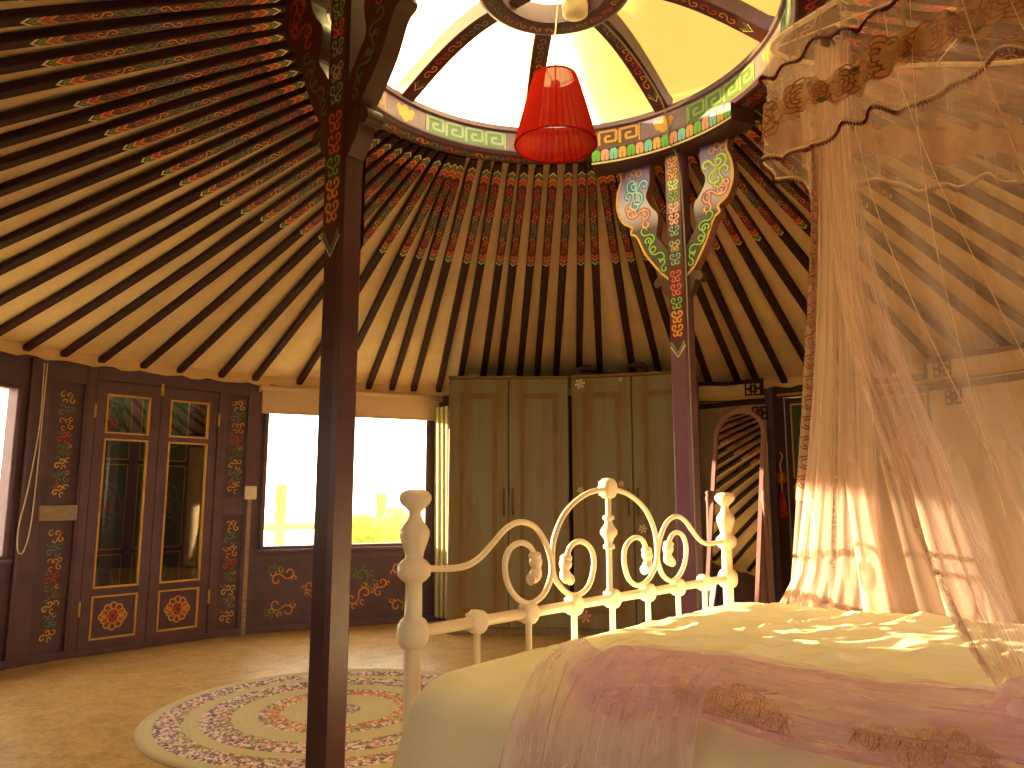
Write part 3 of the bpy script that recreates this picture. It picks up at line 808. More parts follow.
LINE = {'lightblue_paint': 'line_blue', 'lime_paint': 'line_lime', 'pink_paint': 'line_pink', 'green_paint': 'line_green', 'red_paint': 'line_red', 'teal_paint': 'line_teal', 'orange_paint': 'line_orange', 'brightgreen_paint': 'line_green', 'gold_paint': 'line_orange'}
OUT_W = [(.335, 2.865), (.320, 2.80), (.345, 2.72), (.348, 2.63), (.315, 2.545), (.262, 2.505), (.268, 2.47), (.232, 2.44), (.185, 2.335), (.112, 2.225), (.048, 2.16)]
IN_W = [(.048, 2.32), (.085, 2.375), (.118, 2.425), (.108, 2.49), (.108, 2.545), (.15, 2.60), (.176, 2.665), (.152, 2.735), (.150, 2.865)]
def mid(p): return p
def post(az, label, rad=1.08, lit=True, hw=.05):
    b = pol(az, rad); X = frame(b.x, b.y, R_(az - 90))
    t = thing('support_post', label, 'post', (b.x, b.y, 0), R_(az - 90))
    s = MB('post_purple' if lit else 'post_shaded', X); c = .012
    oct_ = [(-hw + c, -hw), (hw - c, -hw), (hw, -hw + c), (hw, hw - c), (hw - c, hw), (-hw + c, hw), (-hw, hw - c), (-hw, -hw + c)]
    s.prism(oct_, lambda x, y, z: (x, y, z), 0, 2.87)
    for sg in (-1, 1):      # painted strip on the face towards the middle and on the one away from it
        yb = sg * (hw + .0012); yo = sg * (hw + .0026); fm_ = lambda x, z: (x, sg * (hw + .0019), z)
        fb = lambda x, z: (x, yb, z); fo = lambda x, z: (x, yo, z)
        s.m('maroon_paint').poly([(-.043, 1.80), (0, 1.735), (.043, 1.80), (.043, 2.40), (-.043, 2.40)], fb)
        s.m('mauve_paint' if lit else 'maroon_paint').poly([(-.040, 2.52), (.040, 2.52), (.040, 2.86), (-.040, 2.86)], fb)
        s.m('maroon_paint').poly([(-.043, 2.40), (.043, 2.40), (.040, 2.52), (-.040, 2.52)], fb)
        s.m('cream_paint').ribbon([(-.042, 1.805), (0, 1.745), (.042, 1.805)], .008, fo)
        s.m('teal_paint').ribbon([(-.038, 1.825), (0, 1.765), (.038, 1.825)], .014, fo)
        z = 1.87
        seqs = ['orange_paint', 'orange_paint', 'green_paint', 'red_paint', 'red_paint', 'teal_paint', 'teal_paint']
        for i, cc in enumerate(seqs):
            z0 = 1.885 + i * .072 + (.02 if i > 4 else 0)
            for sx in (-1, 1): q = place(s_scroll(.0175), sx * .015, z0, PI / 2, 1, sx); s.m(FILL[cc]).ribbon(q, .014, fm_); s.m(LINE[cc]).ribbon(q, .0048, fo)
        s.m('orange_paint').ribbon([(.017 * cos(2 * PI * i / 14), 2.335 + .017 * sin(2 * PI * i / 14)) for i in range(14)], .009, fo, True)
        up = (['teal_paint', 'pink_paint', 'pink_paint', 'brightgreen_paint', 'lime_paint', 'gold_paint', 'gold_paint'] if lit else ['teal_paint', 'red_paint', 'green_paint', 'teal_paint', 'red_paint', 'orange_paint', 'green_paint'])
        for i, cc in enumerate(up):
            z0 = 2.42 + i * .063
            for sx in (-1, 1): q = place(s_scroll(.0155), sx * .0145, z0, PI / 2, 1, sx); s.m(FILL[cc]).ribbon(q, .013, fm_); s.m(LINE[cc]).ribbon(q, .0048, fo)
    s.build('shaft', t)
    for sx in (-1, 1):
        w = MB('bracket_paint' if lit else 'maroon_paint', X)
        fo_ = 1.05 if sx < 0 else .945
        OW = [(x * (fo_ if x > .12 else 1), z) for x, z in OUT_W]
        outl = cr2([(sx * x, z) for x, z in OW], 5) + cr2([(sx * x, z) for x, z in IN_W], 5)
        y0, y1 = -.030, .030
        n = len(outl)
        w.add([(x, y0, z) for x, z in outl], [tuple(range(n))]); w.add([(x, y1, z) for x, z in outl], [tuple(range(n))])
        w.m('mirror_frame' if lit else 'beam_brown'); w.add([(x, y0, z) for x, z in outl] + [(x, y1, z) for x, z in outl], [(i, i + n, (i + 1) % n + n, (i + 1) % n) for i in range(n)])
        curl = cr2([(sx * x, z) for x, z in [(.048, 2.17), (.085, 2.195), (.128, 2.185), (.14, 2.15), (.118, 2.135), (.10, 2.145), (.088, 2.11), (.048, 2.055)]], 4)
        w.m('beam_brown').prism(curl, lambda x, z, d: (x, d, z), y0, y1)
        # gilt edge along the outer side
        for sg in (-1, 1):
            fo = lambda x, z: (x, sg * .0325, z); fe = lambda x, z: (x, sg * .0315, z)
            oc = cr2([(sx * (x - .008), z) for x, z in OW], 5)
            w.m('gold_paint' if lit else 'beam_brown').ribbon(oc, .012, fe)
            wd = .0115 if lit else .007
            ff_ = lambda x, z: (x, sg * .0320, z)
            def sc(cx, cz, a_, ang, col, k=1):
                q = place(s_scroll(a_ * (1.22 if lit else 1.), .85, 18), sx * cx, cz, ang * sx + (PI if sx < 0 else 0), 1, k * sx)
                if lit:
                    w.m(FILL[col]).ribbon(q, .024, ff_)
                    w.m(LINE[col]).ribbon(q, .0075, fo)
                else: w.m(col).ribbon(q, wd, fo)
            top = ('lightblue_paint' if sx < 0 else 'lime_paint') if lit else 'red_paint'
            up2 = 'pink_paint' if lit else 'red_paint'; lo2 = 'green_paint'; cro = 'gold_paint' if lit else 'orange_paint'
            sc(.245, 2.70, .040, 1.35, top); sc(.262, 2.655, .030, .9, top, -1); sc(.215, 2.735, .026, .2, top); 
            w.m(top).ribbon([(sx * (.225 + .012 * sin(i * .5)), 2.76 - i * .012) for i in range(11)], .016, fo, taper=True)
            for j in range(3): w.m(cro).ribbon([(sx * (.215 + .032 * j) + .014 * cos(2 * PI * i / 10), 2.805 + .012 * (j == 1) + .018 * sin(2 * PI * i / 10)) for i in range(10)], .007, fo, True)
            sc(.225, 2.575, .036, .55, up2); sc(.180, 2.535, .026, 1.4, up2, -1); sc(.27, 2.60, .020, 1.0, up2)
            sc(.170, 2.44, .028, 1.15, lo2); sc(.155, 2.38, .024, .9, lo2, -1); sc(.115, 2.325, .027, 1.0, lo2); sc(.082, 2.255, .018, 1.2, lo2, -1)
        w.build('bracket', t)
    # curved head beam under the crown
    bm = MB('beam_brown')
    a0, a1 = az + 25, az - 25; n = 20
    prf = [(.962, 2.848), (.962, 2.934), (1.11, 2.934), (1.11, 2.842), (.975, 2.842)]
    P = len(prf)
    v = [pol(a0 + (a1 - a0) * i / n, r, z) for i in range(n + 1) for r, z in prf]
    bm.add(v, [(i * P + j, i * P + (j + 1) % P, (i + 1) * P + (j + 1) % P, (i + 1) * P + j) for i in range(n) for j in range(P)] + [tuple(range(P)), tuple(range(n * P, n * P + P))])
    rr = .960
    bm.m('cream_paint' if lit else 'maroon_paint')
    for i in range(n):
        s0 = a0 + (a1 - a0) * i / n; s1 = a0 + (a1 - a0) * (i + 1) / n
        bm.add([tuple(pol(s, rr, z)) for s, z in ((s0, 2.850), (s1, 2.850), (s1, 2.859), (s0, 2.859))], [(0, 1, 2, 3)])
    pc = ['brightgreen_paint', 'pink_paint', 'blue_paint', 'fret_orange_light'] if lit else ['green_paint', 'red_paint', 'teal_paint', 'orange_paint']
    npet = 17
    for i in range(npet):
        s0 = a0 + (a1 - a0) * (i + .06) / npet; s1 = a0 + (a1 - a0) * (i + .94) / npet; sm = (s0 + s1) / 2
        bm.m(pc[i % 4])
        bm.add([tuple(pol(s, rr, z)) for s, z in ((s0, 2.873), (sm - (s1 - s0) * .2, 2.864), (sm, 2.875), (sm + (s1 - s0) * .2, 2.864), (s1, 2.873), (s1 + (s1 - s0) * .02, 2.916), (sm + (s1 - s0) * .25, 2.9305), (sm - (s1 - s0) * .3, 2.929), (s0, 2.914))], [tuple(range(9))])
        bm.m('maroon_paint').add([tuple(pol(s, rr - .0006, z)) for s, z in ((sm - .10, 2.874), (sm + .10, 2.874), (sm + .07, 2.900), (sm - .07, 2.900))], [(0, 1, 2, 3)])
    bm.build('head_beam', t)
    return t
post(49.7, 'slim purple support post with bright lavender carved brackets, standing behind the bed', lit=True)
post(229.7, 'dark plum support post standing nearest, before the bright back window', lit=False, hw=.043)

# ------------------------------------------------------------------ pendant lamp
lamp = thing('pendant_lamp', 'pleated red lampshade hanging on a cord from the roof crown', 'lamp', (CX, CY, 2.53))
NP = 38
def shade(u, v, off=0):
    k = NP * 6; a = u * 2 * PI
    r = .090 + (.173 - .090) * v ** .95
    q = abs((u * NP) % 1 - .5) * 2
    r += .012 * (q - .5) + off
    return (CX + r * cos(a), CY + r * sin(a), 2.822 - .308 * v)
s = MB('red_shade'); s.grid(shade, NP * 2, 10, closeu=True, smooth=False)
s.build('lamp_shade', lamp)
for r, z in ((.090, 2.822), (.173, 2.514)):
    s = MB('red_shade'); s.tube([(CX + r * cos(2 * PI * i / 48), CY + r * sin(2 * PI * i / 48), z) for i in range(48)], .0045, 6, closed=True)
    s.build('shade_rim', lamp)
h = MB('plastic'); h.lathe([(0, 2.80), (.02, 2.80), (.021, 2.73), (.017, 2.715)], Matrix.Translation((CX, CY, 0)), 16)
for k in range(3):
    a = k * 2.094; h.tube([(CX + .02 * cos(a), CY + .02 * sin(a), 2.79), (CX + .094 * cos(a), CY + .090 * sin(a), 2.821)], .002, 6)
h.build('lamp_holder', lamp)
bl = MB('cream_paint'); bl.lathe([(.016, 2.715), (.02, 2.70), (.029, 2.665), (.028, 2.645), (.015, 2.625), (0, 2.622)], Matrix.Translation((CX, CY, 0)), 16); bl.build('bulb', lamp)
c_ = MB('cord'); c_.tube([(CX, CY, 2.80), (CX, CY, 3.0), (CX + .02, CY + .02, 3.235)], .0035, 6); c_.build('cord', lamp)
rz_ = MB('plastic'); rz_.lathe([(0, 3.19), (.04, 3.192), (.058, 3.205), (.06, 3.235), (.055, 3.262), (0, 3.268)], Matrix.Translation((CX + .10, CY + .12, 0)), 24); rz_.build('ceiling_rose', lamp)
# flex along the spoke and down the far post
azp = R_(50); ca, sa = cos(azp), sin(azp)
SPK = lambda r, off, dz: (CX + r * ca - off * sa, CY + r * sa + off * ca, spoke_z(r) + dz)
pts = [(CX + .10, CY + .12, 3.20), SPK(.24, 0, -.02), SPK(.36, -.02, -.012), SPK(.60, -.025, -.01), SPK(.85, -.03, -.01), (CX + .945 * ca + .03 * sa, CY + .945 * sa - .03 * ca, 3.0), (CX + .94 * ca + .035 * sa, CY + .94 * sa - .035 * ca, 2.88), (CX + 1.012 * ca + .052 * sa, CY + 1.012 * sa - .052 * ca, 2.78), (CX + 1.03 * ca + .062 * sa, CY + 1.03 * sa - .062 * ca, 2.4), (CX + 1.04 * ca + .060 * sa, CY + 1.04 * sa - .060 * ca, 1.4), (CX + 1.04 * ca + .060 * sa, CY + 1.04 * sa - .060 * ca, .2)]
cb = MB('cable'); cb.tube(cr(pts, 6), .005, 6); cb.build('cable', lamp)

# ------------------------------------------------------------------ blind, switch, cords by the windows
X = XW1
bl = thing('roller_blind', 'rolled-up pale roller blind across the top of the back window', 'blind', X @ Vector((W1 / 2, -.05, 1.69)), 0)
b = MB('blind', X); b.box(.035, W1 - .008, -.040, -.036, 1.715, 1.90).box(.035, W1 - .008, -.046, -.032, 1.700, 1.716, .004); b.build('blind_fabric', bl)
b = MB('blind', X); b.tube([(.02, -.055, 1.905), (W1 / 2, -.055, 1.905), (W1 + .005, -.055, 1.905)], .022, 12); b.build('roller', bl)
for xx in (.012, W1 + .006):
    MB('brass', X).box(xx - .008, xx + .008, -.085, -.02, 1.865, 1.93, .003).build('end_bracket', bl)
X = XPR
sw = thing('light_switch', 'small cream light switch on the wall left of the back window', 'switch', X @ Vector((WPR + .01, -.03, 1.07)))
XS = X @ Matrix.Translation((WPR - .03, -.024, 1.02))
MB('plastic', XS).box(-.045, .045, -.028, 0, .0, .105, .006).build('back_box', sw)
MB('plastic', XS).box(-.02, .02, -.034, -.028, .03, .075, .003).build('rocker', sw)
MB('batten_wood', XS).box(-.02, .012, -.014, 0, -1.02, 0, .003).build('conduit', sw)
X, w = panel_frame(A_W2R, A_DL)
pc_ = MB('cord', X)
pc_.tube(cr([(.03, -.05, 1.90), (.035, -.052, 1.5), (-.0, -.055, 1.1), (-.035, -.055, .86), (-.03, -.055, .72), (.005, -.055, .70), (.035, -.055, .86), (.045, -.052, 1.2), (.05, -.05, 1.9)], 8), .004, 6)
tag(pc_.build('pull_cord'), 'pale looped pull cord hanging beside the bright left window', 'cord')

# ------------------------------------------------------------------ wardrobes
def wardrobe(px, py, ang, W, label, stickers):
    H_, D = 2.0, .44
    X = frame(px, py, ang); t = thing('wardrobe', label, 'wardrobe', X @ Vector((W / 2, D / 2, 0)), ang, 'double wardrobes along the back wall')
    c = MB('wardrobe_wood', X); c.box(0, W, .022, D, 0, H_ - .02).m('wardrobe_rust').box(-.004, W + .004, -.004, D, H_ - .02, H_, .003)
    c.m('dark_wood').box(W / 2 - .006, W / 2 + .006, .018, .03, .06, H_ - .025)
    c.build('carcass', t)
    for side in (0, 1):
        x0 = .004 if side == 0 else W / 2 + .004; x1 = W / 2 - .004 if side == 0 else W - .004
        d = MB('wardrobe_wood', X); d.box(x0, x1, 0, .02, .05, H_ - .025, .004)
        # raised frame round a sunk panel
        fx0, fx1 = x0 + .085, x1 - .085
        for za, zb in ((.14, .94), (1.0, H_ - .13)) if False else ((.16, H_ - .14),):
            d.m('wardrobe_rust'); 
            for (a, b, q, r) in ((fx0, fx0 + .05, za, zb), (fx1 - .05, fx1, za, zb), (fx0 + .05, fx1 - .05, za, za + .05), (fx0 + .05, fx1 - .05, zb - .06, zb)): d.box(a, b, -.003, .0, q, r, .001)
            d.m('wardrobe_wood').box(fx0 + .035, fx1 - .035, -.008, -.0, za + .035, zb - .045, .004)
        do = d.build('door', t)
        hx = x1 - .032 if side == 0 else x0 + .032
        hd = MB('handle_bronze', X); hd.tube([(hx, -.003, 1.10), (hx, -.028, 1.095), (hx, -.030, 1.0), (hx, -.028, .905), (hx, -.003, .90)], .007, 8); hd.build('handle', do)
        for (sx_, sz, sr, cm) in stickers.get(side, ()):
            st = MB(cm, X); fn = lambda x, z: (x, -.0105, z)
            for k in range(6):
                a = k * PI / 3 + .2
                st.ribbon([(sx_ + .1 * sr * cos(a), sz + .1 * sr * sin(a)), (sx_ + sr * cos(a), sz + sr * sin(a))], sr * .17, fn)
                for q in (.45, .72):
                    for sg in (-1, 1): st.ribbon([(sx_ + q * sr * cos(a), sz + q * sr * sin(a)), (sx_ + q * sr * cos(a) + .3 * sr * cos(a + sg * .9), sz + q * sr * sin(a) + .3 * sr * sin(a + sg * .9))], sr * .13, fn)
            st.build('snowflake_sticker', do)
    return t
wardrobe(-.505, 6.02, 0, .955, 'olive brown double wardrobe nearest the back window, its doors bare', {})
wardrobe(.472, 6.015, -R_(18), .96, 'olive brown double wardrobe with snowflake stickers, beside the far post',
         {0: [(.075, 1.93, .042, 'sticker'), (.07, 1.09, .028, 'sticker'), (.40, 1.95, .018, 'sticker'), (.39, 1.14, .024, 'sticker'), (.09, .14, .05, 'sticker_pink')], 1: [(.545, .80, .034, 'sticker')]})
# dark scrolled object lying on the wardrobes
sc = MB('dark_purple')
for (x0, y0, x1, y1) in ((.55, 6.16, 1.05, 6.06),):
    a = Vector((x0, y0, 2.022)); b = Vector((x1, y1, 2.022)); dd = (b - a).normalized()
    pts = [a + dd * .13 + Vector((0, 0, .055)), a + dd * .05 + Vector((0, 0, .07)), a - dd * .01 + Vector((0, 0, .055)), a - dd * .015 + Vector((0, 0, .035)), a + dd * .04, a + dd * .2, b - dd * .2, b - dd * .04, b + dd * .02 + Vector((0, 0, .035)), b + dd * .02 + Vector((0, 0, .065)), b - dd * .03 + Vector((0, 0, .085)), b - dd * .12 + Vector((0, 0, .065))]
    sc.tube(cr(pts, 6), .019, 8)
    pts2 = [p + Vector((.03, .10, 0)) for p in pts]
    sc.tube(cr(pts2, 6), .019, 8)
    for q in (.15, .4, .6, .85):
        p = a.lerp(b, q); sc.tube([p, p + Vector((.03, .10, 0))], .012, 6)
tag(sc.build('scrolled_rack', origin=(.8, 6.1, 2.0)), 'dark plum rack with curled ends lying on top of the stickered wardrobe', 'rack')
# pale curtain beside the window
cu = MB('curtain')
def cuf(u, v):
    x = -.662 + .125 * u + .02 * v; z = 1.80 - 1.74 * v
    return (x, 6.50 - .12 * u + .018 * sin(u * 19) * (.4 + .6 * v), z)
cu.grid(cuf, 24, 20)
tag(cu.build('curtain', origin=(-.6, 6.5, .05)), 'narrow pale curtain hanging between the back window and the wardrobe', 'curtain')

# ------------------------------------------------------------------ felt wall hangings at right
def hanging(aL, aR, r, ztop, label, cream, knot_right, w_extra=0):
    X, w = panel_frame(aL, aR, r); t = thing('felt_hanging', label, 'wall hanging', X @ Vector((w / 2, 0, .03)), 0, 'felt hangings on the right wall')
    m = 'felt_cream' if cream else 'felt'
    wav = lambda u: .018 * sin(u * w * 9) + .008 * sin(u * w * 23)
    s = MB(m, X); s.grid(lambda u, v: (u * w, wav(u) * (.3 + .7 * v), ztop - .17 - (ztop - .21) * v), 40, 12)
    s.m('trim_dark').grid(lambda u, v: (u * w, wav(u) * .3 - .004, ztop - .17 - .045 * v - .01 * sin(u * 5)), 40, 1)
    fn = lambda x, z: (x, wav(x / w) * .45 - .006, z)
    kx = w - .085 if knot_right else .14
    endless_knot(s, fn, kx + (.04 if knot_right else .03), ztop - .275, .06, 'trim_dark', .015)
    s.build('felt_sheet', t)
    p = MB('felt_cream', X)
    hem = lambda u: .012 * sin(u * 7) + .006 * sin(u * 17)
    p.grid(lambda u, v: (u * w, -.035 - .012 * sin(u * w * 8), ztop - .005 + hem(u) * .4 - (.135 + hem(u) * .3) * v), 40, 4)
    p.m('felt_yellow').grid(lambda u, v: (u * w, -.036 - .012 * sin(u * w * 8), ztop - .125 + hem(u) * .2 - (.035) * v), 40, 1)
    p.m('trim_dark').grid(lambda u, v: (u * w, -.039 - .012 * sin(u * w * 8), ztop + hem(u) * .4 - .036 * v), 40, 1)
    e0, e1 = (w - .03, w) if knot_right else (0, .03)
    p.grid(lambda u, v: (e0 + (e1 - e0) * u, -.041 - .012 * sin((e0 + (e1 - e0) * u) * 8), ztop - .14 * v), 2, 3)
    endless_knot(p, lambda x, z: (x, -.041 - .012 * sin(x * 8), z), kx, ztop - .080, .064, 'trim_dark', .014)
    p.build('felt_border', t)
    return t
hanging(72.0, 58.6, 3.56, 1.985, 'grey brown felt hanging with dark knot border, behind the standing mirror', False, True)
hanging(39.0, 14.0, 3.50, 1.985, 'cream felt hanging with dark knot border, seen through the bed net', True, False)

# tassel charm on the dark door frame
X, w = panel_frame(58.2, 38.6)
tt = thing('tassel', 'red tassel charm hanging on the dark painted door beside the net', 'tassel', X @ Vector((.05, -.05, .9)))
q = MB('gold_paint', X); q.tube(cr([(.05, -.045, 1.40), (.065, -.05, 1.36), (.045, -.05, 1.30), (.05, -.05, 1.24)], 6), .006, 6); q.build('hook', tt)
q = MB('red_paint', X); knot(q, lambda x, z: (x, -.05, z), .05, 1.19, .05, 'red_paint', 'orange_paint', .012); q.tube([(.05, -.05, 1.24), (.05, -.05, 1.14), (.05, -.05, 1.08)], .006, 6); q.build('charm_knot', tt)
q = MB('tassel_red', X); q.lathe([(0, 1.09), (.012, 1.088), (.018, 1.07), (.012, 1.055), (.022, 1.03), (.030, .97), (.034, .885), (0, .88)], Matrix.Translation((.05, -.05, 0)), 14)
for k in range(14):
    a = 2 * PI * k / 14; q.tube([(.05 + .014 * cos(a), -.05 + .014 * sin(a), 1.05), (.05 + .034 * cos(a), -.05 + .034 * sin(a), .875)], .004, 5)
q.build('tassel_skirt', tt)

# ------------------------------------------------------------------ cheval mirror
MX, MY = 1.455, 5.0
mt = thing('cheval_mirror', 'tall arched standing mirror with reddish frame before the felt hanging', 'mirror', (MX, MY, 0), R_(-43))
XM = frame(MX, MY, R_(-43)); tilt = Matrix.Translation((0, 0, .95)) @ Matrix.Rotation(R_(-11), 4, 'X')
XG = XM @ tilt
hwid, h0, h1 = .165, -.62, .50
def arch(wd, top, bot, n=18):
    return [(-wd, bot), (wd, bot)] + [(wd * cos(PI * i / n), top + wd * 1.0 * sin(PI * i / n)) for i in range(n + 1)]
f = MB('mirror_frame', XG)
A0, A1 = arch(hwid + .018, h1, h0 - .02), arch(hwid - .008, h1, h0 + .006)
n = len(A0)
for d0, d1 in ((-.016, .016),):
    v = [(x, d0, z) for x, z in A0] + [(x, d0, z) for x, z in A1] + [(x, d1, z) for x, z in A0] + [(x, d1, z) for x, z in A1]
    F = []
    for i in range(n):
        j = (i + 1) % n
        F += [(i, j, j + n, i + n), (i + 2 * n, i + 3 * n, j + 3 * n, j + 2 * n), (i, i + 2 * n, j + 2 * n, j), (i + n, j + n, j + 3 * n, i + 3 * n)]
    f.add(v, F)
f.build('mirror_frame', mt)
gl = MB('mirror_glass', XG); gl.prism(A1, lambda x, z, d: (x, d, z), -.004, .010); gl.build('mirror_glass', mt)
for sx in (-1, 1):
    st = MB('mirror_frame', XM); x = sx * .195
    st.lathe([(.0, 0.06), (.020, .06), (.018, .30), (.022, .34), (.016, .40), (.019, .8), (.015, 1.0), (.022, 1.025), (.014, 1.05), (.02, 1.07), (0, 1.085)], Matrix.Translation((x, 0, 0)), 12)
    st.tube([(x, 0, .95), (sx * .165, 0, .95)], .008, 8)
    st.build('stand_post', mt)
    ft_ = MB('mirror_frame', XM); ft_.tube(cr([(x, -.22, .018), (x, -.16, .03), (x, 0, .075), (x, .16, .03), (x, .22, .018)], 6), .018, 8); ft_.build('foot', mt)
MB('mirror_frame', XM).tube([(-.195, 0, .22), (.195, 0, .22)], .014, 8).build('stretcher', mt)

# ------------------------------------------------------------------ rug
RG = (-.834, 3.896)
rg = MB('rug'); nb = 25; prof = []
for i in range(nb):
    for q in (0, .3, .6): prof.append((.905 * (i + q) / nb, .008 + .010 * sin(PI * (q + .12) / .95)))
prof += [(.905, .006), (.905, .001)]
rg.lathe(prof, Matrix.Translation((*RG, 0)), 96)
tag(rg.build('braided_rug', origin=(*RG, 0)), 'round braided rag rug with jute and mixed colour rings on the floor', 'rug')

# ------------------------------------------------------------------ bed
LB = Vector((-.215, 1.71, 0)); FD = Vector((.6654, .7465, 0)); BD = Vector((.7465, -.6654, 0))
XB = Matrix(((FD.x, BD.x, 0, LB.x), (FD.y, BD.y, 0, LB.y), (0, 0, 1, 0), (0, 0, 0, 1)))     # local: x along the footboard, y towards the head, z up
bed = thing('bed', 'white iron bed with scrolled footboard and round castings', 'bed', LB)
def mir(P): return [(1.5 - s, z) for s, z in P]
S_ROD = [(.03, .878), (.14, .874), (.20, .889), (.25, .922), (.30, .958), (.355, .973), (.415, .957), (.462, .908), (.482, .85), (.462, .80), (.425, .774), (.385, .768), (.34, .787), (.307, .824), (.297, .87), (.315, .907), (.355, .921), (.392, .91), (.412, .885)]
ARC = [(.75, 1.062), (.645, 1.046), (.55, 1.0), (.497, .935), (.484, .87), (.497, .82), (.546, .780), (.600, .770), (.648, .792), (.672, .84), (.668, .88), (.640, .905), (.601, .914), (.565, .902), (.545, .872)]
def rod(P, r=.0077): 
    m = MB('white_iron', XB); m.tube(cr([(s, 0, z) for s, z in P], 7), r, 10); return m
def finial(m, s, z, sg):
    pts = [(s, 0, z), (s + sg * .004, 0, z - .018), (s + sg * .006, 0, z - .038), (s - sg * .004, 0, z - .056), (s - sg * .018, 0, z - .058)]
    m.tube(cr(pts, 5), lambda t: .011 + .007 * abs(sin(t * 7.5)) * (1 - .3 * t), 10)
    m.lathe([(.0, .0), (.016, .002), (.018, .010), (.012, .018), (0, .02)], XB.inverted() @ XB @ Matrix.Translation((s, 0, z - .008)), 10)
for P, sg in ((S_ROD, 1), (mir(S_ROD), -1)):
    m = rod(P); finial(m, P[-1][0], P[-1][1], sg); m.build('scroll_rod', bed)
for P, sg in ((ARC, -1), (mir(ARC), 1)):
    m = rod(P); finial(m, P[-1][0], P[-1][1], sg); m.build('arch_rod', bed)
m = MB('white_iron', XB); m.tube([(0, 0, .745), (.75, 0, .745), (1.5, 0, .745)], .0135, 12); m.build('lower_rail', bed)
m = MB('white_iron', XB); m.tube([(0, 0, .30), (.75, 0, .30), (1.5, 0, .30)], .0135, 12); m.build('base_rail', bed)
m = MB('white_iron', XB); m.tube([(.75, 0, .745), (.75, 0, .9), (.75, 0, 1.06)], .0085, 10)
m.lathe([(.009, .885), (.017, .888), (.017, .897), (.010, .902), (.014, .915), (.025, .930), (.025, .940), (.014, .955), (.010, .968), (.017, .972), (.017, .981), (.009, .985)], Matrix.Translation((.75, 0, 0)), 14); m.build('centre_spindle', bed)
def boss(m, s, z, r=.0275):
    M = Matrix.Translation((s, 0, z)) @ Matrix.Rotation(PI / 2, 4, 'X')
    prof = [(0, .019), (r * .30, .020), (r * .42, .0165), (r * .60, .019), (r * .8, .0185), (r * .97, .014), (r * 1.02, .008), (r * 1.02, -.008), (r * .97, -.014), (r * .8, -.0185), (r * .5, -.019), (0, -.019)]
    m.lathe(prof, M, 16)
    for k in range(8):
        a = 2 * PI * k / 8
        m.lathe([(0, .003), (.005, .002), (.006, 0)], Matrix.Translation((s + r * .8 * cos(a), 0, z + r * .8 * sin(a))) @ Matrix.Rotation(PI / 2, 4, 'X') @ Matrix.Translation((0, 0, .017)), 6)
BS = [.199, .389, .58, .75, .962, 1.152, 1.33]
BS = [.199, .387, .578, .762, .955, 1.14, 1.32]
for s_ in BS:
    m = MB('white_iron', XB); boss(m, s_, .745); m.build('casting', bed)
    m = MB('white_iron', XB); m.tube([(s_, 0, .745), (s_, 0, .5), (s_, 0, .30)], .0085, 8); m.build('spindle', bed)
m = MB('white_iron', XB); boss(m, .75, 1.062, .030); m.build('casting', bed)
for s_ in (0, 1.5):
    m = MB('white_iron', XB)
    m.lathe([(0.0172, 0.0), (0.0189, .02), (0.0184, .70), (0.0184, .715)], Matrix.Translation((s_, 0, 0)), 18)
    m.lathe([(0.0184, .712), (0.0279, .718), (0.0344, .730), (0.0353, .745), (0.0344, .760), (0.0279, .772), (0.0193, .778), (0.0184, .85), (0.0271, .856), (0.0361, .866), (0.0369, .878), (0.0361, .888), (0.0271, .898), (0.0193, .904), (0.0213, .915), (0.0279, .935), (0.0332, .952), (0.0328, .962), (0.0262, .974), (0.0164, .986)], Matrix.Translation((s_, 0, 0)), 18)
    po2 = m.build('footboard_post', bed)
    k = MB('white_iron', XB); k.lathe([(.017, .985), (.0135, .996), (.0135, 1.004), (.021, 1.012), (.0315, 1.021), (.0365, 1.032), (.0355, 1.040), (.029, 1.048), (.016, 1.053), (0, 1.054)], Matrix.Translation((s_, 0, 0)), 18); k.build('knob', po2)
for s_ in (.03, 1.47):
    m = MB('white_iron', XB); m.box(s_ - .015, s_ + .015, .02, 1.98, .27, .33, .004); m.build('side_rail', bed)
for s_ in (0, 1.5):
    m = MB('white_iron', XB); m.lathe([(.021, 0), (.023, .02), (.0225, 1.2), (.03, 1.22), (.04, 1.25), (.03, 1.28), (0, 1.29)], Matrix.Translation((s_, 2.0, 0)), 14); m.build('headboard_post', bed)
m = MB('white_iron', XB)
for z in (.85, 1.15): m.tube([(0, 2.0, z), (.75, 2.0, z + .05), (1.5, 2.0, z)], .012, 10)
m.build('headboard_rail', bed)

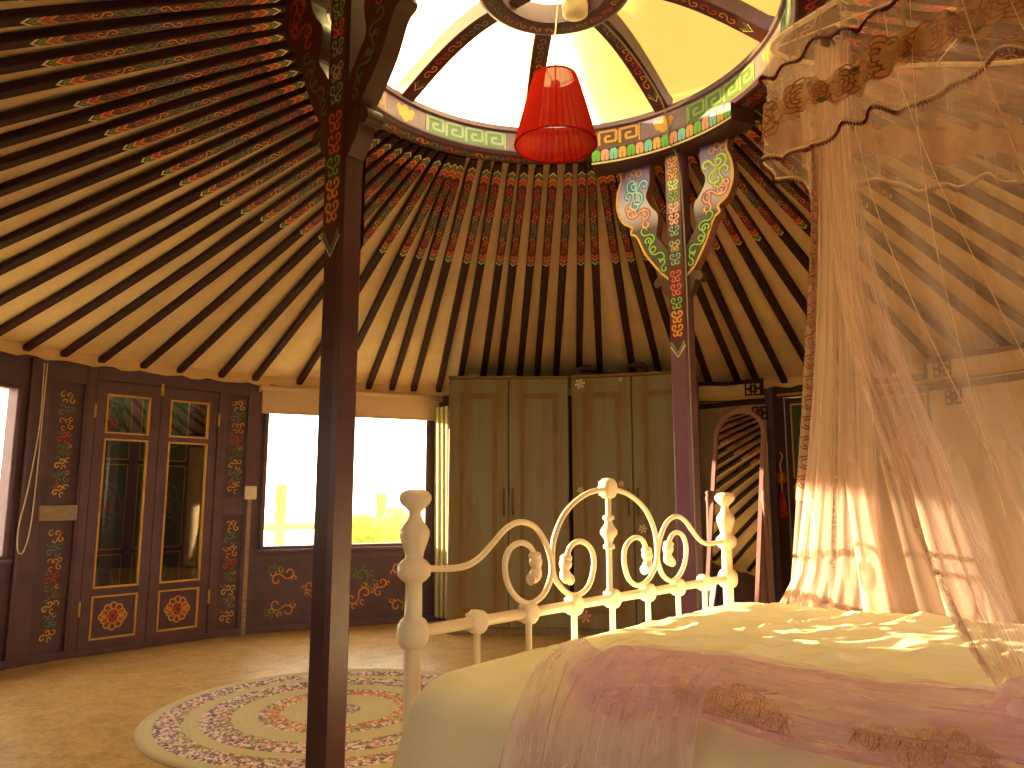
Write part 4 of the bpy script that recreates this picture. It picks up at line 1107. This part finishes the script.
# sheet over the mattress
ZT = .672
def drop(p, L, rc=.075):
    """Arc length past the edge -> (outward, down)."""
    if p <= 0: return 0., 0.
    q = rc * PI / 2
    if p < q: return rc * sin(p / rc), rc * (1 - cos(p / rc))
    return rc, rc + (p - q)
def bulge(s, y): return .008 * (1 - ((s - .75) / .75) ** 4) 
def sheet_pt(p, q):
    """p across (near edge 0 .. far 1.5), q along (foot 0 .. head 2)."""
    sx = 0; down = 0
    e0, e1, f0 = .055, 1.455, .10
    s, y = p, q
    if p < e0: o, dn = drop(e0 - p, 0); s = e0 - o; down += dn
    elif p > e1: o, dn = drop(p - e1, 0); s = e1 + o; down += dn
    dn2 = 0
    if q < f0: o, dn2 = drop(f0 - q, 0, .055); y = f0 - o * .9; down = max(down, dn2) + .25 * min(down, dn2)
    z = ZT + bulge(s, y) - down
    side = min(1, max(0, (e0 - p)) / .5)
    w = 0
    v = Vector((p * 1.1 + q * .5, q * 4.2 - p * 2.3, 0))
    top = 1 if (p > e0 and q > f0) else .35
    w += .010 * mnoise.noise(v * 1.0)
    def ridge(x, y, z, sh): return max(0., 1 - abs(mnoise.noise(Vector((x, y, z)))) * sh)
    w += .015 * ridge(p * 1.5 + q * .8, q * 2.6 - p * 2.2, 7, 4.5) ** 2
    w += .015 * ridge(p * 1.1 + q * 2.2, q * 5.0 - p * 3.4, 3, 4.0) ** 2
    w += .008 * ridge(p * 5.5 - q * 1.5, q * 2.0 + p * 2.4, 12, 4.0) ** 2
    al, ac = .665 * p + .746 * q, -.746 * p + .665 * q
    w += .011 * ridge(al * 1.3, ac * 6.5, 21, 5) ** 1.5 + .007 * ridge(al * 2.1 + 3, ac * 12 + al * 2, 33, 5) ** 1.5 + .004 * ridge(al * 4, ac * 20 - al * 3, 41, 4)
    w *= top * (.25 + .75 * max(0, min(1, (q - .08) / .28))) * (.4 + .6 * max(0, min(1, (1.46 - p) / .2)))
    if side > 0:
        fold = .026 * sin(q * 13 + 1.6 * sin(q * 5)) * side + .018 * mnoise.noise(Vector((q * 3, p * .8, 4))) * side
        s += fold - .10 * side
        y -= .07 * side * max(0, 1 - q / .5)
        if z < .03: z = .03
    if p > e1: s += .02 * sin(q * 11) * min(1, (p - e1) / .3)
    return XB @ Vector((s, y, z + w))
sh = MB('sheet'); sh.grid(lambda u, v: sheet_pt(-.60 + 2.55 * u, -.20 + 2.15 * v), 300, 280)
so = sh.build('bed_sheet', origin=LB + FD * .75 + BD)
tag(so, 'rumpled cream sheet spread over the bed and hanging down its near side', 'sheet')

# ------------------------------------------------------------------ canopy net over the bed
net = thing('bed_canopy', 'sheer pink canopy net with embroidered rose valance hung over the bed', 'canopy', (1.42, 1.82, .7))
LOOP = cr([(.84, 2.27, 0), (.93, 2.06, 0), (1.06, 1.88, 0), (1.24, 1.64, 0), (1.42, 1.42, 0), (1.66, 1.36, 0), (1.90, 1.56, 0), (1.97, 1.85, 0), (1.92, 2.14, 0), (1.72, 2.33, 0), (1.42, 2.36, 0), (1.10, 2.37, 0)], 10, True)
NLP = len(LOOP); CL = Vector((1.42, 1.87, 0))
def loop(u):
    x = (u % 1) * NLP; i = int(x); a, b = LOOP[i % NLP], LOOP[(i + 1) % NLP]; return a.lerp(b, x - i)
def loop_n(u):
    d = loop(u + .004) - loop(u - .004); n_ = Vector((d.y, -d.x, 0)); 
    if n_.length < 1e-8: n_ = loop(u) - CL
    n_.normalize()
    if n_.dot(loop(u) - CL) < 0: n_ = -n_
    return n_
ZH = 2.47
def hemz(u): return 2.055 + .016 * sin(u * 2 * PI * 9 + 1) + .010 * sin(u * 2 * PI * 23)
def val(u, z, amp=1.0, off=0.):
    """Point on the ruffled valance at loop position u, height z."""
    k = max(0, min(1, (ZH - z) / .42))
    p = loop(u); n_ = loop_n(u)
    r = .008 + (.016 * sin(u * 2 * PI * 31) + .010 * sin(u * 2 * PI * 13 + 2) + .02) * k * amp + off
    return Vector((p.x + n_.x * r, p.y + n_.y * r, z))
hp = MB('white_iron'); hp.tube([Vector((loop(i / 80).x, loop(i / 80).y, ZH)) for i in range(80)], .008, 8, closed=True)
hp.build('hoop', net)
cd = MB('cord'); cd.tube([(1.42, 1.87, 2.50), (1.42, 1.87, 2.70)], .004, 6)
for k in range(6):
    p = loop(k / 6); cd.tube([(1.42, 1.87, 2.52), (p.x, p.y, ZH)], .003, 5)
cd.build('hanging_cord', net)
va = MB('valance_net'); va.grid(lambda u, v: val(u, ZH - (ZH - hemz(u)) * v), 360, 10, closeu=True)
vo = va.build('valance', net)
# upper frill tier and its hem
vt = MB('valance_net'); zt = lambda u: 2.345 + .014 * sin(u * 2 * PI * 11 + 2) + .008 * sin(u * 2 * PI * 29)
vt.grid(lambda u, v: val(u, ZH - (ZH - zt(u)) * v, 1.5, .012), 360, 4, closeu=True); vt.build('upper_frill', net)
def picot(zf, amp, off, name, parent):
    h_ = MB('picot'); n_ = 900
    v = []
    pts = []
    for i in range(n_):
        u = i / n_; p = val(u, zf(u) + .0045 * (1 if i % 2 else -1), amp, off + .004); pts.append(p)
    h_.tube(pts, .0042, 4, closed=True, smooth=False); h_.build(name, parent)
picot(hemz, 1.0, .002, 'picot_hem', vo); picot(zt, 1.5, .014, 'picot_hem', vo)
h_ = MB('hem_thread'); h_.tube([val(i / 360, hemz(i / 360) + .012, 1.0, .003) for i in range(360)], .0035, 5, closed=True); h_.build('hem_cord', vo)
# rose band
rb = MB('lace')
bz = lambda u: 2.205 + .012 * sin(u * 2 * PI * 7)
rr_ = random.Random(11)
def rose(mb, cu, zc, R0, fnv):
    """One embroidered rose: a lace patch with petal outlines stitched on it."""
    n = 22
    outline = [(R0 * 1.05 * (1 + .14 * sin(5 * t + cu * 50)) * cos(t), R0 * .86 * (1 + .14 * sin(5 * t + cu * 50)) * sin(t)) for t in [2 * PI * i / n for i in range(n)]]
    mb.m('lace').add([fnv(cu, zc, x, y, .003) for x, y in outline] + [fnv(cu, zc, 0, 0, .003)], [(i, (i + 1) % n, n) for i in range(n)], True, [(.5 + x, .5 + y) for x, y in outline] + [(.5, .5)])
    mb.m('rose_line')
    for ring, k in ((.95, 7), (.68, 6), (.42, 5), (.2, 3)):
        for j in range(k):
            a0 = 2 * PI * j / k + ring * 4 + cu * 30
            pts = [(R0 * ring * (1 + .22 * sin(PI * q / 7)) * cos(a0 + (q / 7) * 2 * PI / k * 1.15), R0 * .82 * ring * (1 + .22 * sin(PI * q / 7)) * sin(a0 + (q / 7) * 2 * PI / k * 1.15)) for q in range(8)]
            pts += [(pts[-1][0] * .72, pts[-1][1] * .72)]
            mb.ribbon(pts, R0 * .085, lambda x, y: fnv(cu, zc, x, y, .005))
PERIM = sum((LOOP[i] - LOOP[i - 1]).length for i in range(NLP))
def fv(cu, zc, x, y, off): return val(cu + x / PERIM, zc + y, 1.0, .004 + off)
nro = 22
for i in range(nro):
    u0 = (i + .3 * rr_.random()) / nro
    rose(rb, u0, bz(u0) + .012 * (i % 2), .056 + .012 * (i % 3 == 0), fv)
    u1 = u0 + .5 / nro
    rose(rb, u1, bz(u1) - .006, .036, fv)
    for j in range(2):
        rb.m('rose_leaf'); ul = u0 + (.3 + .32 * j) / nro; zl = bz(ul) + (-.03 if j else .03)
        rb.add([fv(ul, zl, x, y, .006) for x, y in ((-.018, 0), (-.004, .010), (.018, .002), (-.002, -.010))], [(0, 1, 2, 3)])
rb.m('lace').grid(lambda u, v: val(u, bz(u) + .045 - .09 * v + .012 * sin(u * 2 * PI * 40) * (1 if v > .5 else -1), 1.0, .003), 300, 2, closeu=True)
rb.build('rose_band', vo)

# side net: gathered at the left corner, hanging along the far side of the bed
U_A = 0.0
def far_pt(u, v):
    # top along the back of the hoop (from the left corner backwards), bottom beyond the far edge of the bed
    k = u ** 1.25
    tu = 1.0 - .36 * (u ** 1.7) + .03 * (1 - u) * (1 - u)
    tp = loop(tu); top = Vector((tp.x + .01 + .10 * (1 - u) ** 3, tp.y - .03 * (1 - u) ** 3, ZH - .02))
    e = LB + FD * (1.54 + .03 * sin(u * 30)) + BD * (.20 + 1.48 * u ** .9)
    bot = Vector((e.x, e.y, .52 if u > .12 else .52 + .17 * (1 - u / .12)))
    vv = v; s = vv ** (1.35 - .5 * u) if u < .4 else vv ** 1.1
    p = Vector((top.x + (bot.x - top.x) * s, top.y + (bot.y - top.y) * s, top.z + (bot.z - top.z) * vv))
    amp = (.004 + .026 * vv) * (1.2 - .7 * u)
    ph = 2 * PI * (u ** .75) * 17
    d_ = amp * sin(ph + .6 * sin(vv * 3)) + .008 * mnoise.noise(Vector((u * 30, vv * 2.5, 1)))
    nrm = Vector((.6654, .7465, 0)); return p + nrm * d_ + Vector((.7465, -.6654, 0)) * (amp * .5 * cos(ph * 1.0))
fp = MB('net_far'); fp.grid(far_pt, 300, 40); fo = fp.build('side_net', net)
lf = MB('net_fold')
lf.grid(lambda u, v: far_pt(.16 + .74 * u, .50 + .50 * v) + FD * (-.03 + .012 * sin(u * 60 + 3 * v)), 200, 24); lf.build('lower_fold', net)
# embroidered border running down the net's left edge
eb = MB('lace_pale')
eb.grid(lambda u, v: far_pt(.004 + .05 * u, .18 + .62 * v) + Vector((-.012, -.014, 0)), 6, 50)
eb.m('rose_line')
def ebm(x, y): return far_pt(.004 + .05 * max(0, min(1, x)), .18 + .62 * max(0, min(1, y))) + Vector((-.014, -.018, 0))
for i in range(17):
    yc = .03 + i * .057; 
    for j in range(3): eb.ribbon([(.5 + (.42 - .12 * j) * cos(t), yc + (.022 - .006 * j) * sin(t) * (1 + .3 * sin(3 * t))) for t in [2 * PI * q / 14 for q in range(14)]], .0045, ebm, True)
eb.build('edge_embroidery', fo)

# second gathered fall at the left corner (heavier folds, in front)
def fall_pt(u, v):
    top = Vector((.945 + .10 * u, 2.20 + .05 * u, ZH - .03))
    e = LB + FD * 1.47 + BD * (.19 + .32 * u)
    bot = Vector((e.x, e.y, .655))
    s = v ** 1.9
    p = Vector((top.x + .04 * v + (bot.x - top.x) * s, top.y + (bot.y - top.y) * s, top.z + (bot.z - top.z) * v))
    ph = 2 * PI * u * 6.5; amp = .012 + .022 * v
    if v > .93: p += Vector((-.9 * (v - .93), -.3 * (v - .93), 0)) * (1 - u)
    return p + Vector((.62, .78, 0)) * amp * sin(ph) + Vector((.78, -.62, 0)) * amp * .6 * cos(ph)
fa = MB('net_fall'); fa.grid(fall_pt, 90, 40); fa.build('gathered_fall', net)

# front net swept back: a gathered cascade from the valance down to the near side of the bed
CAS = cr([(.985, 2.13, 2.40), (.962, 2.14, 2.12), (.954, 2.13, 1.95), (.925, 2.03, 1.68), (.905, 1.90, 1.41), (.888, 1.74, 1.17), (.852, 1.57, .995), (.815, 1.42, .875), (.765, 1.27, .800), (.735, 1.18, .765)], 8)
WD = Vector((.80, -.60, 0)); DN = Vector((.60, .80, 0))
def cas_pt(u, v):
    p = at_path(CAS, v); wd = .06 + .06 * sin(PI * min(1, v * .9)) - .015 * max(0, v - .85) / .15
    ph = 2 * PI * u * 5.5 + 1.5 * sin(v * 5)
    return p + WD * (wd * (u - .35)) + DN * (.022 * sin(ph) * (.5 + .5 * v)) + Vector((0, 0, .008 * sin(ph * .5 + v * 9)))
ca_ = MB('net_bundle'); ca_.grid(cas_pt, 70, 60); co = ca_.build('cascade', net)
ee = MB('lace_pale')
ee.grid(lambda u, v: cas_pt(.02 + .10 * u, .42 + .55 * v) + Vector((-.008, -.012, .0)), 3, 60)
ee.m('rose_line')
for i in range(14):
    yc = .04 + i * .07
    for j in range(2): ee.ribbon([(.07 + (.036 - .014 * j) * cos(t) * (1 + .3 * sin(3 * t + i)), yc + (.026 - .01 * j) * sin(t)) for t in [2 * PI * q / 12 for q in range(12)]], .0035, lambda x, y: cas_pt(max(.0, x), .42 + .55 * max(0, min(1, y))) + Vector((-.009, -.015, 0)), True)
ee.build('edge_embroidery', co)
# the sheer front panel between the cascade and the head of the bed
def front_pt(u, v):
    l = at_path(CAS, v)
    tp = loop(.10 + .34 * u); top = Vector((tp.x, tp.y, ZH - .02))
    e = LB + BD * (1.05 + .95 * u) + FD * (.22 + .1 * u); bot = Vector((e.x, e.y, .73))
    r_ = Vector((top.x + (bot.x - top.x) * v ** 1.2, top.y + (bot.y - top.y) * v ** 1.2, top.z + (bot.z - top.z) * v))
    b = min(1, u * 3.2); b = b * b * (3 - 2 * b)
    p = l.lerp(r_, b) if u < .3125 else r_
    if u < .3125:
        r0 = r_; p = l * (1 - b) + r0 * b
    ph = 2 * PI * u * 13 + 2 * mnoise.noise(Vector((u * 6, v * 2, 3)))
    return p + DN * (.016 * sin(ph) * (.3 + .7 * sin(PI * min(1, v + .15)))) + DN * .03 * mnoise.noise(Vector((u * 8, v * 3, 9)))
fr = MB('net_front'); fr.grid(front_pt, 200, 50)
fr.m('hem_thread')
for u0, u1, v1, r_ in ((.12, .20, 1, .0013), (.20, .26, 1, .0011), (.30, .30, 1, .0016), (.36, .44, .9, .0011), (.46, .44, 1, .0014), (.55, .60, .8, .0011), (.63, .60, 1, .0012), (.24, .17, .8, .001)):
    fr.tube([Vector(front_pt(u0 + (u1 - u0) * t / 40, .03 + (v1 - .05) * t / 40)) - DN * .003 for t in range(41)], r_, 4)
fr.build('front_net', net)
# fallen end of the net: a soft roll along the near edge of the mattress
def on_bed(s, y, z): return XB @ Vector((s, y, z))
ROLL = cr([on_bed(.15, 1.20, .715), on_bed(.13, 1.06, .715), on_bed(.11, .92, .710), on_bed(.115, .78, .712), on_bed(.125, .64, .715), on_bed(.10, .53, .712), on_bed(.055, .46, .700), on_bed(.02, .43, .67)], 8)
def roll_pt(u, v):
    p = at_path(ROLL, v); q = at_path(ROLL, min(1, v + .01)) - at_path(ROLL, max(0, v - .01)); q.normalize()
    sd = q.cross(Vector((0, 0, 1)))
    if sd.length < .2: sd = Vector((-FD.x, -FD.y, 0))
    sd.normalize(); upv = sd.cross(q).normalized()
    if upv.z < 0: upv = -upv
    a = u * 2 * PI
    R0 = .085
    R0 *= 1 + .22 * mnoise.noise(Vector((cos(a) * 2.2, sin(a) * 2.2, v * 6))) + .07 * sin(a * 5 + v * 9) + .06 * sin(a * 13 - v * 12 + 3 * mnoise.noise(Vector((v * 6, a, 0)))) + .03 * sin(a * 29 + v * 26)
    w = 1.35
    R0 *= min(1, max(.02, (1 - v) / .10)) ** .5
    return p + sd * cos(a) * R0 * w + upv * sin(a) * R0 * .52
ro = MB('net_roll'); ro.grid(roll_pt, 144, 140, closeu=True)
# swirl of the same net where the cascade meets the bed
def swirl(u, v):
    a = u * 2 * PI; e = (v - .5) * PI; c = on_bed(.15, 1.16, .735)
    k = 1 + .2 * mnoise.noise(Vector((cos(a) * 2, sin(a) * 2, v * 4))) + .06 * sin(a * 7 + v * 5) + .05 * sin(a * 17 + v * 21)
    return c + Vector((cos(a) * cos(e) * .095 * k, sin(a) * cos(e) * .095 * k, sin(e) * .065 * k))
ro.grid(swirl, 96, 40, closeu=True)
ro_o = ro.build('fallen_roll', net)
ha = MB('net_halo')
def halo_pt(u, v):
    p = at_path(ROLL, v); q = Vector(roll_pt(u, v)) - p
    return p + q * (1.07 + .03 * sin(u * 40 + v * 31) + .05 * mnoise.noise(Vector((u * 8, v * 14, 5)))) + Vector((0, 0, .004))
ha.grid(halo_pt, 144, 140, closeu=True); ha.build('loose_layer', ro_o)
def side_s(dn):      # near side of the hanging sheet, in bed coordinates: (s, z) for distance past the edge
    return (-.02 - .2 * (dn + .043) - .030, ZT + .012 - dn)
DRP = cr([(.15, .705, 0), (.10, .755, 0), (.045, .750, 0), (-.01, .715, 0), (-.055, .64, 0), (-.085, .54, 0), (-.115, .42, 0), (-.14, .30, 0), (-.155, .18, 0)], 8)
def dr_pt(u, v):
    c = at_path(DRP, v); k2 = v * v * (3 - 2 * v)
    y = .36 + .33 * u + (-.05 * (1 - u) + .03) * k2
    f = .022 * sin(u * 24 + 1.5 * sin(v * 3)) * k2 + .012 * mnoise.noise(Vector((u * 7, v * 2.5, 2))) * k2
    return on_bed(c.x - .012 * k2 - f, y, c.y + .010 * sin(u * 21) * (1 - k2))
drp = MB('net_drape'); drp.grid(dr_pt, 130, 40)
drp.m('hem_thread')
for (p_, q_) in (((.04, .22), (.10, .95)), ((.10, .25), (.02, .9)), ((.16, .3), (.30, .98)), ((.30, .34), (.12, .96)), ((.45, .4), (.22, .8)), ((.2, .62), (.42, .55))):
    drp.tube([Vector(dr_pt(p_[0] + (q_[0] - p_[0]) * t / 14 + .03 * sin(t * .35), p_[1] + (q_[1] - p_[1]) * t / 14)) + Vector((-.004, -.006, .002)) for t in range(15)], .0010, 4)
drp.build('side_drape', net)
# embroidered strips showing on the roll
def strip(u0, u1, v0, v1, seed):
    er = MB('lace_fallen')
    f_ = lambda x, y: roll_pt(u0 + (u1 - u0) * y + .012 * sin(x * 9 + seed), v0 + (v1 - v0) * x) + Vector((-.004, -.008, .004))
    er.grid(lambda a, b: f_(a, .5 + (b - .5) * (.35 + .65 * sin(PI * min(1, max(0, a * .96 + .02))) ** .5 * (1 + .15 * sin(a * 31)))), 60, 8)
    er.m('rose_line')
    for i in range(6):
        xc, yc = (i + .5) / 6, .5 + .12 * sin(i * 2.3 + seed)
        for j in range(4):
            rx, ry = .085 - .02 * j, .40 - .09 * j
            er.ribbon([(max(0, min(1, xc + rx * cos(t) * (1 + .25 * sin(3 * t + i + j)))), max(0, min(1, yc + ry * sin(t) * (1 + .25 * sin(4 * t + i))))) for t in [2 * PI * w_ / 22 for w_ in range(22)]], .0045, lambda x, y: f_(x, y) + Vector((-.001, -.003, .002)), True)
    er.build('fallen_embroidery', ro_o)
strip(.40, .60, .37, .60, 1); strip(.42, .58, .14, .30, 2)

# ------------------------------------------------------------------ light
w_ = bpy.data.worlds.new('World'); SC.world = w_; w_.use_nodes = True
n = w_.node_tree; n.nodes.clear()
out = n.nodes.new('ShaderNodeOutputWorld'); bg = n.nodes.new('ShaderNodeBackground')
tc = n.nodes.new('ShaderNodeTexCoord'); sx = n.nodes.new('ShaderNodeSeparateXYZ'); rp = n.nodes.new('ShaderNodeValToRGB')
n.links.new(tc.outputs['Generated'], sx.inputs[0]); n.links.new(sx.outputs[2], rp.inputs[0])
rp.color_ramp.elements[0].color = (1, .86, .62, 1); rp.color_ramp.elements[1].color = (1, .93, .78, 1)
n.links.new(rp.outputs[0], bg.inputs['Color']); bg.inputs['Strength'].default_value = 5.0
n.links.new(bg.outputs[0], out.inputs[0])
sd = bpy.data.lights.new('sun', 'SUN'); sd.energy = 19; sd.color = (1, .80, .48); sd.angle = R_(.6)
so_ = bpy.data.objects.new('sun', sd); COL.objects.link(so_)
el = R_(7.9); dirv = Vector((.93, -.36, 0)).normalized() * cos(el); dirv.z = -sin(el)
so_.rotation_euler = dirv.to_track_quat('-Z', 'Y').to_euler(); so_.location = (-8, 6, 4)

# ------------------------------------------------------------------ camera
cam = bpy.data.cameras.new('camera'); co_ = bpy.data.objects.new('camera', cam); COL.objects.link(co_)
cam.sensor_width = 36; cam.lens = 760 / 1024 * 36; cam.clip_start = .02
co_.location = (0, 0, 1.035); co_.rotation_euler = (R_(90 + 8.5), 0, 0)
SC.camera = co_
vs = SC.view_settings; vs.view_transform = 'Standard'; vs.look = 'None'; vs.exposure = 1.08; vs.gamma = 1; vs.use_curve_mapping = False
SC.cycles.max_bounces = 10; SC.cycles.diffuse_bounces = 6; SC.cycles.transparent_max_bounces = 32; SC.cycles.transmission_bounces = 6
SC.cycles.caustics_reflective = False; SC.cycles.caustics_refractive = False
SC.cycles.use_denoising = True; SC.cycles.sample_clamp_indirect = 6
